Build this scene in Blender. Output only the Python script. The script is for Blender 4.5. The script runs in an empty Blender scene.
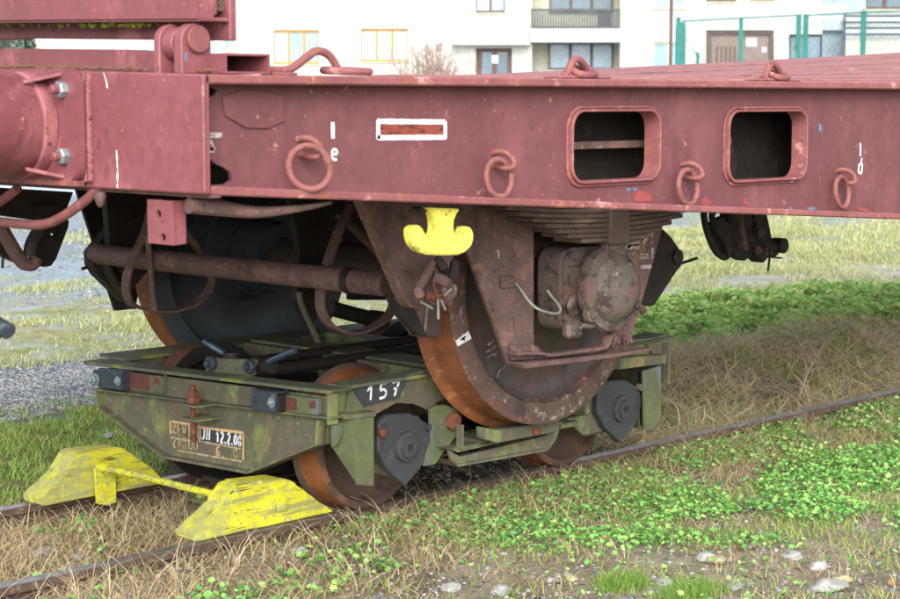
import bpy, bmesh, math, random
import numpy as np
from mathutils import Vector, Matrix, noise as mnoise
random.seed(7); rng = np.random.default_rng(11)
S = bpy.context.scene
COL = S.collection
# ------------------------------------------------------------------ camera
PITCH, YAW, CAMPOS, FPX = .1113, .7915, Vector((-4.2726, -4.5879, 1.3056)), 1792.3
cd = bpy.data.cameras.new("camera"); cam = bpy.data.objects.new("camera", cd); COL.objects.link(cam)
cam.location = CAMPOS; cam.rotation_euler = (math.pi/2-PITCH, 0, -YAW)
cd.sensor_width = 36; cd.lens = FPX/900*36; cd.clip_start = .1; cd.clip_end = 3000
cd.dof.use_dof = True; cd.dof.focus_distance = 6.6; cd.dof.aperture_fstop = 7.0
S.camera = cam
# ------------------------------------------------------------------ world, sun, exposure
w = bpy.data.worlds.new("World"); S.world = w; w.use_nodes = True
SUN_EL, SUN_AZ = math.radians(31), math.radians(226)      # azimuth measured from +Y towards +X
nt = w.node_tree; bg = nt.nodes['Background']; sky = nt.nodes.new('ShaderNodeTexSky')
sky.sky_type = 'NISHITA'; sky.sun_disc = False; sky.sun_elevation = SUN_EL; sky.sun_rotation = SUN_AZ
sky.air_density = 1.0; sky.dust_density = 3.0; sky.ozone_density = 1.0
hs_ = nt.nodes.new('ShaderNodeHueSaturation'); hs_.inputs['Saturation'].default_value = .38      # hazy, greyed sky
nt.links.new(sky.outputs[0], hs_.inputs['Color']); nt.links.new(hs_.outputs[0], bg.inputs[0]); bg.inputs[1].default_value = .15
sd = bpy.data.lights.new("sun", 'SUN'); so = bpy.data.objects.new("sun", sd); COL.objects.link(so)
sd.energy = 1.25; sd.angle = math.radians(50); sd.color = (1, .955, .88)
sdir = Vector((math.sin(SUN_AZ)*math.cos(SUN_EL), math.cos(SUN_AZ)*math.cos(SUN_EL), math.sin(SUN_EL)))
so.rotation_euler = (-sdir).to_track_quat('-Z', 'Y').to_euler()
S.view_settings.view_transform = 'Standard'; S.view_settings.look = 'None'
S.view_settings.exposure = 1.28; S.view_settings.gamma = 1
# ------------------------------------------------------------------ measuring helpers
_f = Vector((math.sin(YAW)*math.cos(PITCH), math.cos(YAW)*math.cos(PITCH), -math.sin(PITCH)))
_r = Vector((math.cos(YAW), -math.sin(YAW), 0)); _u = _r.cross(_f)
def _ray(px, py): return _f*FPX + _r*(px-450) - _u*(py-299.5)
def _pl(px, py, ax, v):
    d = _ray(px, py); t = (v-CAMPOS[ax])/d[ax]; return CAMPOS + d*t
def AX(px, py, X): return _pl(px, py, 0, X)      # point of the plane x = X seen at a place of the photograph
def AY(px, py, Y): return _pl(px, py, 1, Y)
def AZ(px, py, Z=-.07): return _pl(px, py, 2, Z)
def seen(P, m=90):
    d = P - np.array(CAMPOS)[None]; q = d@np.array(_f); q = np.where(q < .3, .3, q)
    x = 450+FPX*(d@np.array(_r))/q; y = 299.5-FPX*(d@np.array(_u))/q
    return (x > -m) & (x < 900+m) & (y < 599+m*.7) & (d@np.array(_f) > .5)
# ------------------------------------------------------------------ materials
def lin(h):
    h = h.lstrip('#'); return tuple((c/12.92 if c <= .04045 else ((c+.055)/1.055)**2.4) for c in (int(h[i:i+2], 16)/255 for i in (0, 2, 4)))
def _noise(N, L, pos, scale, det=5, rough=.55, stretch=None, off=0):
    n = N.new('ShaderNodeTexNoise'); n.inputs['Scale'].default_value = scale; n.inputs['Detail'].default_value = det
    n.inputs['Roughness'].default_value = rough
    m = N.new('ShaderNodeMapping'); m.inputs['Location'].default_value = (off*3.1, off*1.7, off*2.3)
    if stretch: m.inputs['Scale'].default_value = stretch
    L.new(pos, m.inputs[0]); L.new(m.outputs[0], n.inputs['Vector']); return n.outputs['Fac']
def _rng(N, L, src, a, b, c=0., d=1.):
    r = N.new('ShaderNodeMapRange'); r.inputs[1].default_value = a; r.inputs[2].default_value = b
    r.inputs[3].default_value = c; r.inputs[4].default_value = d; L.new(src, r.inputs[0]); return r.outputs[0]
def _mix(N, L, fac, a, b):
    m = N.new('ShaderNodeMix'); m.data_type = 'RGBA'
    for s, v in ((m.inputs[0], fac), (m.inputs[6], a), (m.inputs[7], b)):
        if isinstance(v, bpy.types.NodeSocket): L.new(v, s)
        elif isinstance(v, (int, float)): s.default_value = v
        else: s.default_value = (*v[:3], 1)
    return m.outputs[2]
def surf(name, c1, c2, scale=6, rough=(.55, .85), metal=0, bump=.3, bscale=60, spots=(), streak=None, spec=.4):
    """painted / rusty / mossy surface. spots: (colour, scale, lo, hi, stretch, offset)"""
    m = bpy.data.materials.new(name); m.use_nodes = True; N, L = m.node_tree.nodes, m.node_tree.links
    b = N['Principled BSDF']; g = N.new('ShaderNodeNewGeometry'); pos = g.outputs['Position']
    col = _mix(N, L, _rng(N, L, _noise(N, L, pos, scale), .35, .65), c1, c2)
    fine = _noise(N, L, pos, scale*12, 4, .7, off=3)
    col = _mix(N, L, _rng(N, L, fine, .35, .72, 0, .55), col, tuple(x*.5 for x in c1))
    col = _mix(N, L, _rng(N, L, _noise(N, L, pos, scale*5, 6, .75, off=21), .55, .75, 0, .5), col, tuple(min(1, x*1.6+.01) for x in c2))
    if streak:
        sc, amt, sz, lo, hi = streak
        col = _mix(N, L, _rng(N, L, _noise(N, L, pos, sz, 4, .6, (1, 1, .12), 5), lo, hi, 0, amt), col, sc)
    bh = _noise(N, L, pos, bscale, 6, .65, off=9)
    for i, (c, s, lo, hi, st, off) in enumerate(spots):
        f = _rng(N, L, _noise(N, L, pos, s, 7, .68, st, off), lo, hi); col = _mix(N, L, f, col, c)
    L.new(col, b.inputs['Base Color'])
    L.new(_rng(N, L, _noise(N, L, pos, scale*3, off=7), .3, .7, rough[0], rough[1]), b.inputs['Roughness'])
    b.inputs['Metallic'].default_value = metal; b.inputs['Specular IOR Level'].default_value = spec
    if bump:
        bp = N.new('ShaderNodeBump'); bp.inputs['Strength'].default_value = bump; bp.inputs['Distance'].default_value = .004
        L.new(bh, bp.inputs['Height']); b2 = N.new('ShaderNodeBump'); b2.inputs['Strength'].default_value = min(1, bump*1.2); b2.inputs['Distance'].default_value = .012
        L.new(_noise(N, L, pos, 7, 3, .5, off=17), b2.inputs['Height']); L.new(bp.outputs[0], b2.inputs['Normal']); L.new(b2.outputs[0], b.inputs['Normal'])
    return m
RUST, DRUST, ORUST = lin('6b3a25'), lin('3a241c'), lin('b0622a')
M = {}
M['pink'] = surf('faded red oxide paint', lin('854e54'), lin('79464c'), 3, (.42, .6), bump=.22, bscale=35,
    spots=[(lin('7c4546'), 9, .57, .72, None, 1), (lin('a96e72'), 5, .55, .72, (1, 1, .5), 2), (lin('5c3a34'), 30, .64, .67, None, 4), (lin('bf8a88'), 60, .65, .69, None, 6)],
    streak=(lin('6d3f3d'), .6, 9, .50, .75))
M['pinkweb'] = surf('dull purple red oxide web paint', lin('72454a'), lin('673d42'), 3, (.45, .65), bump=.22, bscale=35,
    spots=[(lin('633c41'), 6, .52, .74, None, 1), (lin('7d4d52'), 5, .50, .74, (1, 1, .5), 2), (lin('a57675'), 17, .64, .68, None, 12), (lin('55332f'), 24, .625, .66, None, 4), (lin('9c7270'), 60, .65, .69, None, 6)],
    streak=(lin('5a393b'), .7, 9, .46, .70))
M['pink_edge'] = surf('worn red oxide flange', lin('8f595b'), lin('7d4b4b'), 8, (.5, .8), bump=.35, bscale=80,
    spots=[(lin('8d5a4a'), 22, .54, .66, None, 1), (lin('54362e'), 40, .60, .66, None, 3), (lin('b78a84'), 16, .58, .70, None, 5)])
M['redbrown'] = surf('dirty red brown underframe paint', lin('6a5350'), lin('5a4644'), 6, (.55, .85), bump=.4, bscale=70,
    spots=[(lin('40302b'), 9, .54, .68, None, 1), (lin('7d5a57'), 16, .54, .68, None, 2), (lin('978980'), 60, .60, .70, None, 5), (lin('231c1a'), 40, .62, .68, None, 8)],
    streak=(lin('2c211e'), .6, 12, .5, .7))
M['smallwheel'] = surf('dark brown small wheel face', lin('4f4039'), lin('45372f'), 12, (.55, .8), bump=.4, bscale=90, spots=[(lin('6d4a38'), 9, .52, .66, None, 3), (lin('2c2522'), 14, .56, .66, None, 8)])
M['ringpaint'] = surf('rusty painted ring', lin('8b5757'), lin('7b4a46'), 20, (.5, .8), bump=.5, bscale=120, spots=[(lin('6a4232'), 30, .5, .62, None, 3), (lin('a87a72'), 40, .6, .68, None, 5)])
M['spring'] = surf('dusty grey brown leaf spring', lin('5d4f49'), lin('4c403b'), 9, (.55, .85), bump=.4, bscale=70, spots=[(lin('7d6c62'), 14, .54, .68, (.3, 1, 1), 2), (lin('2c2522'), 20, .6, .7, None, 8)])
M['axlebox'] = surf('greasy flaking axlebox paint', lin('655c57'), lin('5a504c'), 9, (.45, .8), bump=.55, bscale=90,
    spots=[(lin('6a4745'), 8, .55, .66, None, 14), (lin('3c3531'), 28, .54, .64, None, 34), (lin('3a302d'), 13, .54, .62, None, 2), (lin('b09c92'), 34, .62, .70, None, 22), (lin('a09284'), 60, .66, .74, None, 5)])
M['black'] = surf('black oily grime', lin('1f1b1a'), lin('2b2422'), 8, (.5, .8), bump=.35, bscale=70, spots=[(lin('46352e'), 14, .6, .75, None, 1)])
M['wheeldisc'] = surf('oily wheel disc', lin('4c4847'), lin('5e4b45'), 5, (.3, .55), metal=.35, bump=.2, bscale=60,
    spots=[(lin('5e4743'), 7, .53, .68, None, 3), (lin('7b7b7c'), 22, .66, .76, None, 5), (lin('23201f'), 9, .58, .7, None, 8)])
M['fardisc'] = surf('wheel disc with bluish reflection tint', lin('525c66'), lin('42474c'), 3, (.35, .55), metal=.3, bump=.2, bscale=60, spots=[(lin('4a4a4c'), 6, .52, .64, None, 4)])  # lighter bluish copy of the disc; the reflection is put into its colour
M['rim'] = surf('brown wheel rim face', lin('645049'), lin('584742'), 10, (.4, .7), metal=.2, bump=.4, bscale=90,
    spots=[(lin('844f49'), 7, .54, .64, None, 3), (lin('9d9590'), 40, .57, .68, None, 5), (lin('3f3a38'), 8, .56, .64, None, 8), (lin('b8b2b0'), 12, .64, .68, None, 18)])
M['tread'] = surf('orange rust on wheel tread', lin('84502e'), lin('683f28'), 9, (.6, .85), bump=.3, bscale=90,
    spots=[(lin('553423'), 10, .50, .68, (1, .35, 1), 2), (lin('a06b3f'), 30, .58, .72, (1, .3, 1), 4), (lin('4a3026'), 60, .64, .72, None, 6)])
M['green'] = surf('moss stained green frame paint', lin('515345'), lin('60594c'), 7, (.6, .9), bump=.45, bscale=80,
    spots=[(lin('6f7748'), 9, .50, .64, (1, 1, .5), 1), (lin('555548'), 18, .54, .66, None, 31), (lin('5b5148'), 10, .54, .68, None, 2), (lin('8a5b46'), 12, .60, .72, (1, 1, .5), 6), (lin('838c4c'), 26, .60, .70, None, 9)],
    streak=(lin('4c4a3d'), .6, 14, .5, .72))
M['green_top'] = surf('worn frame top plate', lin('5c5f50'), lin('525346'), 9, (.6, .9), bump=.4, bscale=80,
    spots=[(lin('79873f'), 7, .52, .66, None, 2), (lin('7a5545'), 14, .6, .7, None, 3), (lin('a8a69b'), 60, .68, .73, None, 4)])
M['mossy'] = surf('bright mossy plate', lin('5f6a42'), lin('4c543f'), 9, (.7, .95), bump=.5, bscale=90,
    spots=[(lin('5f6878'), 9, .55, .66, (1, 1, .4), 2), (lin('6b6350'), 14, .55, .68, None, 3)], streak=(lin('565a48'), .5, 20, .5, .7))
M['charcoal'] = surf('charcoal painted axle cover', lin('3c3f43'), lin('34373b'), 8, (.45, .7), bump=.2, bscale=90,
    spots=[(lin('54555a'), 18, .6, .74, None, 2), (lin('2a2724'), 9, .6, .7, None, 3)])
M['bluegrey'] = surf('blue grey painted bracket', lin('353f4b'), lin('2c343d'), 10, (.35, .6), bump=.2, bscale=90,
    spots=[(lin('6c7884'), 20, .6, .75, None, 2), (lin('3e2f28'), 14, .6, .7, None, 3)])
M['pin'] = surf('bluish steel lever', lin('5b7184'), lin('3f4f5d'), 20, (.25, .45), metal=.6, bump=.15, bscale=90)
M['zinc'] = surf('galvanised nut', lin('a9b8c0'), lin('8797a2'), 25, (.3, .5), metal=.6, bump=.1)
M['rust'] = surf('brown rust', lin('6d4030'), lin('563325'), 20, (.7, .9), bump=.5, bscale=120, spots=[(lin('8f5a3a'), 40, .55, .68, None, 1), (lin('38251e'), 25, .6, .7, None, 2)])
M['rail'] = surf('rail steel', lin('5d4a40'), lin('4a3c35'), 12, (.5, .8), bump=.4, bscale=90, spots=[(lin('8a7b70'), 20, .6, .75, None, 2)])
M['railtop'] = surf('dull rail running surface', lin('8f8c8b'), lin('76706c'), 14, (.3, .5), metal=.6, bump=.15, bscale=90, spots=[(lin('6a4b3a'), 14, .56, .66, (.3, 1, 1), 2)])
M['yellow'] = surf('weathered yellow paint on wood', lin('cbc928'), lin('b9b82f'), 8, (.55, .8), bump=.6, bscale=60,
    spots=[(lin('8b8d40'), 10, .56, .70, (.35, 1, 1.2), 1), (lin('4d4c2c'), 34, .57, .61, (.10, 1.4, 1.6), 3), (lin('8c8c50'), 22, .50, .60, (.14, 1.6, 1.6), 13), (lin('8f9468'), 40, .55, .62, None, 23), (lin('e2de54'), 14, .6, .75, None, 7), (lin('77765a'), 60, .66, .72, None, 5)])
_m = M['yellow']; _N, _L = _m.node_tree.nodes, _m.node_tree.links; _b = _N['Principled BSDF']; _src = _b.inputs['Base Color'].links[0].from_socket      # lichen grey wear on the ramp ends
_p = _N.new('ShaderNodeNewGeometry').outputs['Position']; _s = _N.new('ShaderNodeSeparateXYZ'); _L.new(_p, _s.inputs[0])
_a = _N.new('ShaderNodeMath'); _a.operation = 'MULTIPLY'; _L.new(_rng(_N, _L, _s.outputs[0], -.955, -1.03, 0, 1), _a.inputs[0]); _L.new(_rng(_N, _L, _noise(_N, _L, _p, 30, 6, .7, off=40), .38, .56, .15, .85), _a.inputs[1])
_L.new(_mix(_N, _L, _a.outputs[0], _src, lin('8d9160')), _b.inputs['Base Color'])
M['lemon'] = surf('pale lemon yellow paint', lin('dcd662'), lin('cfc94f'), 12, (.45, .7), bump=.25, bscale=60,
    spots=[(lin('b3ac3f'), 12, .54, .70, None, 1), (lin('6c5a34'), 45, .61, .66, None, 3), (lin('8f8a45'), 26, .60, .68, (1, 1, .3), 8)])
M['white'] = surf('white marking paint', lin('e4e8ea'), lin('cfd6da'), 40, (.6, .8), bump=0, spots=[(lin('a08a88'), 90, .64, .72, None, 3)])
M['chalk'] = surf('worn pale stencil paint', lin('b9b1ae'), lin('9d9492'), 60, (.7, .9), bump=0, spots=[(lin('7b4d50'), 90, .50, .58, None, 3)])
M['orangeline'] = surf('orange cream border line', lin('cda063'), lin('b8a27c'), 30, (.7, .9), bump=0, spots=[(lin('7c735a'), 60, .58, .66, None, 3)])
M['dullline'] = surf('worn cream stencil', lin('b0a283'), lin('94896b'), 40, (.7, .9), bump=0, spots=[(lin('6f6f58'), 50, .48, .60, None, 3)])
M['inset'] = surf('raw rust inset', lin('9c4a3b'), lin('7a3a30'), 40, (.7, .9), bump=.7, bscale=120, spots=[(lin('4b2723'), 30, .52, .60, (1, 1, 3), 2)])
M['redpatch'] = surf('red brown rust patch', lin('663834'), lin('4d322c'), 20, (.7, .9), bump=.4, spots=[(lin('857060'), 50, .6, .7, None, 2)])
M['brightred'] = surf('bright red primer chip', lin('954846'), lin('8a4241'), 30, (.6, .8), bump=.1)
M['bluechip'] = surf('blue chip of older paint', lin('50668a'), lin('7288a5'), 60, (.6, .8), bump=0)
M['deckgap'] = surf('weathered deck board paint', lin('9b6a6b'), lin('8b5c5e'), 8, (.6, .85), bump=.5, bscale=60,
    spots=[(lin('5a4542'), 14, .58, .68, (.2, 1.5, 1), 2), (lin('c09493'), 12, .60, .75, (.3, 1, 1), 4)])
M['wire'] = surf('grey greenish cable', lin('8b948c'), lin('6d736c'), 30, (.5, .7), bump=.1)
M['stone'] = surf('pale limestone', lin('a9aaa6'), lin('8d8f90'), 18, (.8, .95), bump=.6, bscale=70, spots=[(lin('6d675d'), 20, .58, .7, None, 2), (lin('c9c8bf'), 14, .6, .7, None, 4)])
M['ystone'] = surf('yellowish stone', lin('b8ab84'), lin('a09880'), 18, (.8, .95), bump=.6, bscale=70, spots=[(lin('6d675d'), 20, .58, .7, None, 2)])
M['moss'] = surf('moss tuft', lin('8f9a3d'), lin('6f7d2e'), 60, (.9, 1), bump=.6, bscale=150)
M['plaster'] = surf('white render', lin('b6b7b2'), lin('adaeaa'), .4, (.85, .95), bump=0)
M['plaster2'] = surf('cream render', lin('b9b8a6'), lin('aeae9f'), .4, (.85, .95), bump=0)
M['bluewall'] = surf('pale blue grey cladding', lin('9fb0bb'), lin('94a4af'), .5, (.8, .95), bump=0)
M['glassy'] = surf('window glass with curtain', lin('6f90a6'), lin('86a3b4'), 1.2, (.12, .25), bump=0, spec=.6)
M['curtain'] = surf('bright net curtain', lin('b9c4ca'), lin('a5b3bd'), 2, (.7, .9), bump=0)
M['darkglass'] = surf('dark window glass', lin('3b5565'), lin('4d6a7b'), 1.5, (.12, .3), bump=0, spec=.6)
M['wframe'] = surf('yellow wooden window frame', lin('bd8a35'), lin('b07f2f'), 3, (.6, .8), bump=0)
M['bframe'] = surf('brown window frame', lin('5d4a44'), lin('524039'), 3, (.6, .8), bump=0)
M['gdoor'] = surf('brown garage door', lin('7b6a66'), lin('6c5c58'), 2, (.6, .8), bump=0)
M['balcony'] = surf('dark grey balcony rail', lin('4d5257'), lin('42474b'), 3, (.6, .8), bump=0)
M['teal'] = surf('teal fence paint', lin('12605a'), lin('1b6d66'), 3, (.5, .7), bump=0)
M['corr'] = surf('grey roofing sheet', lin('9aa0a0'), lin('83898a'), 1, (.7, .9), bump=0)
M['twig'] = surf('bare brown twig', lin('8a766c'), lin('a08a7e'), 8, (.8, .95), bump=0)
M['hedge'] = surf('dark conifer green', lin('27402e'), lin('35543a'), 3, (.8, .95), bump=0)
def leafmat(name, cols, rough=.7, trans=.25):
    m = bpy.data.materials.new(name); m.use_nodes = True; N, L = m.node_tree.nodes, m.node_tree.links
    b = N['Principled BSDF']; a = N.new('ShaderNodeAttribute'); a.attribute_name = 'tint'
    r = N.new('ShaderNodeValToRGB'); r.color_ramp.interpolation = 'LINEAR'
    el = r.color_ramp.elements
    for i, c in enumerate(cols):
        p = i/(len(cols)-1)
        e = el[i] if i < 2 else el.new(p)
        e.position = p; e.color = (*lin(c), 1)
    L.new(a.outputs['Fac'], r.inputs[0]); L.new(r.outputs[0], b.inputs['Base Color']); b.inputs['Roughness'].default_value = rough
    b.inputs['Specular IOR Level'].default_value = .25
    t = N.new('ShaderNodeBsdfTranslucent'); L.new(r.outputs[0], t.inputs[0]); mx = N.new('ShaderNodeMixShader'); mx.inputs[0].default_value = trans
    L.new(b.outputs[0], mx.inputs[1]); L.new(t.outputs[0], mx.inputs[2]); L.new(mx.outputs[0], N['Material Output'].inputs[0]); return m
M['straw'] = leafmat('dry straw', ['7d6a4e', 'ab9672', 'cbb992', 'dfd1b0', 'b9a079'])
M['lightened'] = leafmat('bleached straw', ['8a7550', 'cdbd92', 'ece1bd', 'f6efd4', 'd6c695'], trans=.35)  # straw copy coloured lighter to make up for the deck's shade on the bank
M['grass'] = leafmat('green grass blades', ['50792f', '719a42', '92ae55', 'aebc6c', 'c6be8c'])
M['meadow'] = leafmat('meadow grass', ['87995a', 'a3ad70', 'b6b684', 'c2bf99', '94a267'])
M['clover'] = leafmat('lobed green leaves', ['458040', '62a152', '7fbd62', '9fca70', 'bccb7e'])
M['fallen'] = leafmat('fallen leaves', ['7c5038', 'a0664a', 'b8955a', '90504a', '7a5a3a'])
M['gravel'] = leafmat('gravel stones', ['4d525b', '666c75', '80868e', 'a5a6a3', '756e66'], .9, 0)
# ------------------------------------------------------------------ mesh helpers
def finish(name, me, mat, parent, smooth=35):
    o = bpy.data.objects.new(name, me); COL.objects.link(o)
    if mat and not me.materials: me.materials.append(M[mat] if isinstance(mat, str) else mat)
    if smooth:
        me.polygons.foreach_set('use_smooth', [True]*len(me.polygons)); me.set_sharp_from_angle(angle=math.radians(smooth))
    if parent: o.parent = parent
    return o
def wloc(o):
    v = Vector((0, 0, 0))
    while o: v += o.location; o = o.parent
    return v
class MB:
    def __init__(s): s.bm = bmesh.new()
    def prism(s, pts, vec):
        vec = Vector(vec); a = [s.bm.verts.new(Vector(p)) for p in pts]; b = [s.bm.verts.new(Vector(p)+vec) for p in pts]; n = len(a)
        s.bm.faces.new(a); s.bm.faces.new(b[::-1])
        for i in range(n): s.bm.faces.new((a[i], b[i], b[(i+1) % n], a[(i+1) % n]))
        return s
    def box(s, x0, x1, y0, y1, z0, z1):
        return s.prism([(x0, y0, z0), (x1, y0, z0), (x1, y1, z0), (x0, y1, z0)], (0, 0, z1-z0))
    def slab(s, bot, top):                 # two quads
        return s.hexa(bot, top)
    def hexa(s, A, B):
        a = [s.bm.verts.new(Vector(p)) for p in A]; b = [s.bm.verts.new(Vector(p)) for p in B]; n = len(a)
        s.bm.faces.new(a); s.bm.faces.new(b[::-1])
        for i in range(n): s.bm.faces.new((a[i], b[i], b[(i+1) % n], a[(i+1) % n]))
        return s
    def tube(s, path, r, n=12, flat=None, caps=True, sm=None):
        """round tube, or a flat bar of width/thickness flat=(w,t,axis) along path"""
        P = [Vector(p) for p in path]; rings = []; up = None
        rr = list(r) if isinstance(r, (list, tuple)) else [r]*len(P)
        if sm is None: sm = 4 if (len(P) >= 4 and n > 6 and len(P) < 20) else 1
        if sm > 1:                                        # Catmull-Rom through the points
            Q, R2 = [], []
            for i in range(len(P)-1):
                a, b_, c, d = P[max(i-1, 0)], P[i], P[i+1], P[min(i+2, len(P)-1)]
                for k in range(sm):
                    t = k/sm; Q.append(.5*((2*b_)+(c-a)*t+(2*a-5*b_+4*c-d)*t*t+(3*b_-a-3*c+d)*t**3)); R2.append(rr[i]*(1-t)+rr[i+1]*t)
            Q.append(P[-1]); R2.append(rr[-1]); P, rr = Q, R2
        for i, p in enumerate(P):
            t = (P[min(i+1, len(P)-1)]-P[max(i-1, 0)]).normalized()
            if flat:
                wd, th, ax = flat; a = Vector(ax).normalized(); b = t.cross(a).normalized()
                rings.append([s.bm.verts.new(p+a*wd/2*sx+b*th/2*sy) for sx, sy in ((-1, -1), (1, -1), (1, 1), (-1, 1))])
            else:
                if up is None: up = Vector((0, 0, 1)) if abs(t.z) < .9 else Vector((1, 0, 0))
                a = t.cross(up).normalized(); b = a.cross(t).normalized(); up = b
                rings.append([s.bm.verts.new(p+(a*math.cos(2*math.pi*k/n)+b*math.sin(2*math.pi*k/n))*rr[i]) for k in range(n)])
        for A, B in zip(rings, rings[1:]):
            m = len(A)
            for k in range(m): s.bm.faces.new((A[k], A[(k+1) % m], B[(k+1) % m], B[k]))
        if caps: s.bm.faces.new(rings[0][::-1]); s.bm.faces.new(rings[-1])
        return s
    def ring(s, c, R, r, n=36, m=10, u=(1, 0, 0), v=(0, 0, 1), sx=1, sz=1):
        c, u, v = Vector(c), Vector(u).normalized(), Vector(v).normalized(); wv = u.cross(v); rings = []
        for i in range(n):
            a = 2*math.pi*i/n; d = u*math.cos(a)*sx+v*math.sin(a)*sz; q = c+d*R; dn = d.normalized()
            rings.append([s.bm.verts.new(q+dn*r*math.cos(2*math.pi*k/m)+wv*r*math.sin(2*math.pi*k/m)) for k in range(m)])
        for i in range(n):
            A, B = rings[i], rings[(i+1) % n]
            for k in range(m): s.bm.faces.new((A[k], A[(k+1) % m], B[(k+1) % m], B[k]))
        return s
    def lathe(s, prof, c, axis='y', n=64, ph=0, close=False):
        """prof: (along, radius) pairs; c: origin; axis x/y/z"""
        c = Vector(c); rings = []
        for t, r in prof:
            ring = []
            for k in range(n):
                a = 2*math.pi*k/n+ph; ca, sa = math.cos(a)*r, math.sin(a)*r
                ring.append(s.bm.verts.new(c+Vector({'x': (t, ca, sa), 'y': (ca, t, sa), 'z': (ca, sa, t)}[axis])))
            rings.append(ring)
        for A, B in zip(rings, rings[1:]+([rings[0]] if close else [])):
            for k in range(n): s.bm.faces.new((A[k], A[(k+1) % n], B[(k+1) % n], B[k]))
        if not close: s.bm.faces.new(rings[0][::-1]); s.bm.faces.new(rings[-1])
        return s
    def cyl(s, c, r, t0, t1, axis='y', n=16, ph=0): return s.lathe([(t0, r), (t1, r)], c, axis, n, ph)
    def build(s, name, mat, parent=None, bev=0, smooth=35, label=None, seg=1):
        bm = s.bm
        bmesh.ops.recalc_face_normals(bm, faces=bm.faces)
        if bev:
            e = [x for x in bm.edges if len(x.link_faces) == 2 and x.calc_face_angle(0) > .6]
            try: bmesh.ops.bevel(bm, geom=e, offset=bev, segments=seg, affect='EDGES', clamp_overlap=True)
            except Exception: pass
        if parent: bmesh.ops.translate(bm, verts=bm.verts, vec=-wloc(parent))
        me = bpy.data.meshes.new(name); bm.to_mesh(me); bm.free()
        o = finish(name, me, mat, parent, smooth)
        if label: o['label'] = label
        return o
def thing(name, label, cat, loc=(0, 0, 0), group=None):
    o = bpy.data.objects.new(name, None); COL.objects.link(o); o.location = loc; o.empty_display_size = .1
    o['label'] = label; o['category'] = cat
    if group: o['group'] = group
    return o
def tag(o, label, cat, group=None, kind=None):
    if label: o['label'] = label
    if cat: o['category'] = cat
    if group: o['group'] = group
    if kind: o['kind'] = kind
    return o
def inst(src, parent, loc, rot=None, scale=None, name=None):
    o = src.copy(); COL.objects.link(o); o.parent = parent; o.location = Vector(loc)-wloc(parent) if parent else loc
    if rot: o.rotation_euler = rot
    if scale: o.scale = scale
    return o
def proto_mesh(fn, name, mat, bev=0):
    m = MB(); fn(m); bmesh.ops.recalc_face_normals(m.bm, faces=m.bm.faces)
    if bev: bmesh.ops.bevel(m.bm, geom=[x for x in m.bm.edges if len(x.link_faces) == 2 and x.calc_face_angle(0) > .6], offset=bev, segments=1, affect='EDGES', clamp_overlap=True)
    me = bpy.data.meshes.new(name); m.bm.to_mesh(me); m.bm.free(); me.materials.append(M[mat])
    me.polygons.foreach_set('use_smooth', [True]*len(me.polygons)); me.set_sharp_from_angle(angle=math.radians(35)); return me
_bolts = {}
def bolt(parent, p, axis, mat='redbrown', r=.014, h=.012, name='bolt', sides=6, stud=True):
    """hex head with a stud end, pointing to -axis side"""
    key = (mat, sides, stud)
    if key not in _bolts:
        def fn(m):
            m.lathe([(0, 1.0), (-.72, 1.0), (-.8, .86)], (0, 0, 0), 'y', sides)
            m.lathe([(.0, 1.35), (-.14, 1.35)], (0, 0, 0), 'y', 16)
            if stud: m.lathe([(-.6, .52), (-1.25, .52), (-1.35, .42)], (0, 0, 0), 'y', 10)
        _bolts[key] = proto_mesh(fn, 'bolt_mesh', mat)
    o = bpy.data.objects.new(name, _bolts[key]); COL.objects.link(o); o.parent = parent
    o.location = Vector(p)-wloc(parent); o.scale = (r, h, r)
    rz = {'y': 0, 'x': -math.pi/2, '+x': math.pi/2, '+y': math.pi}[axis]
    o.rotation_euler = (0, random.uniform(0, 1), rz) if axis == 'y' else (0, 0, rz)
    return o
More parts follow.
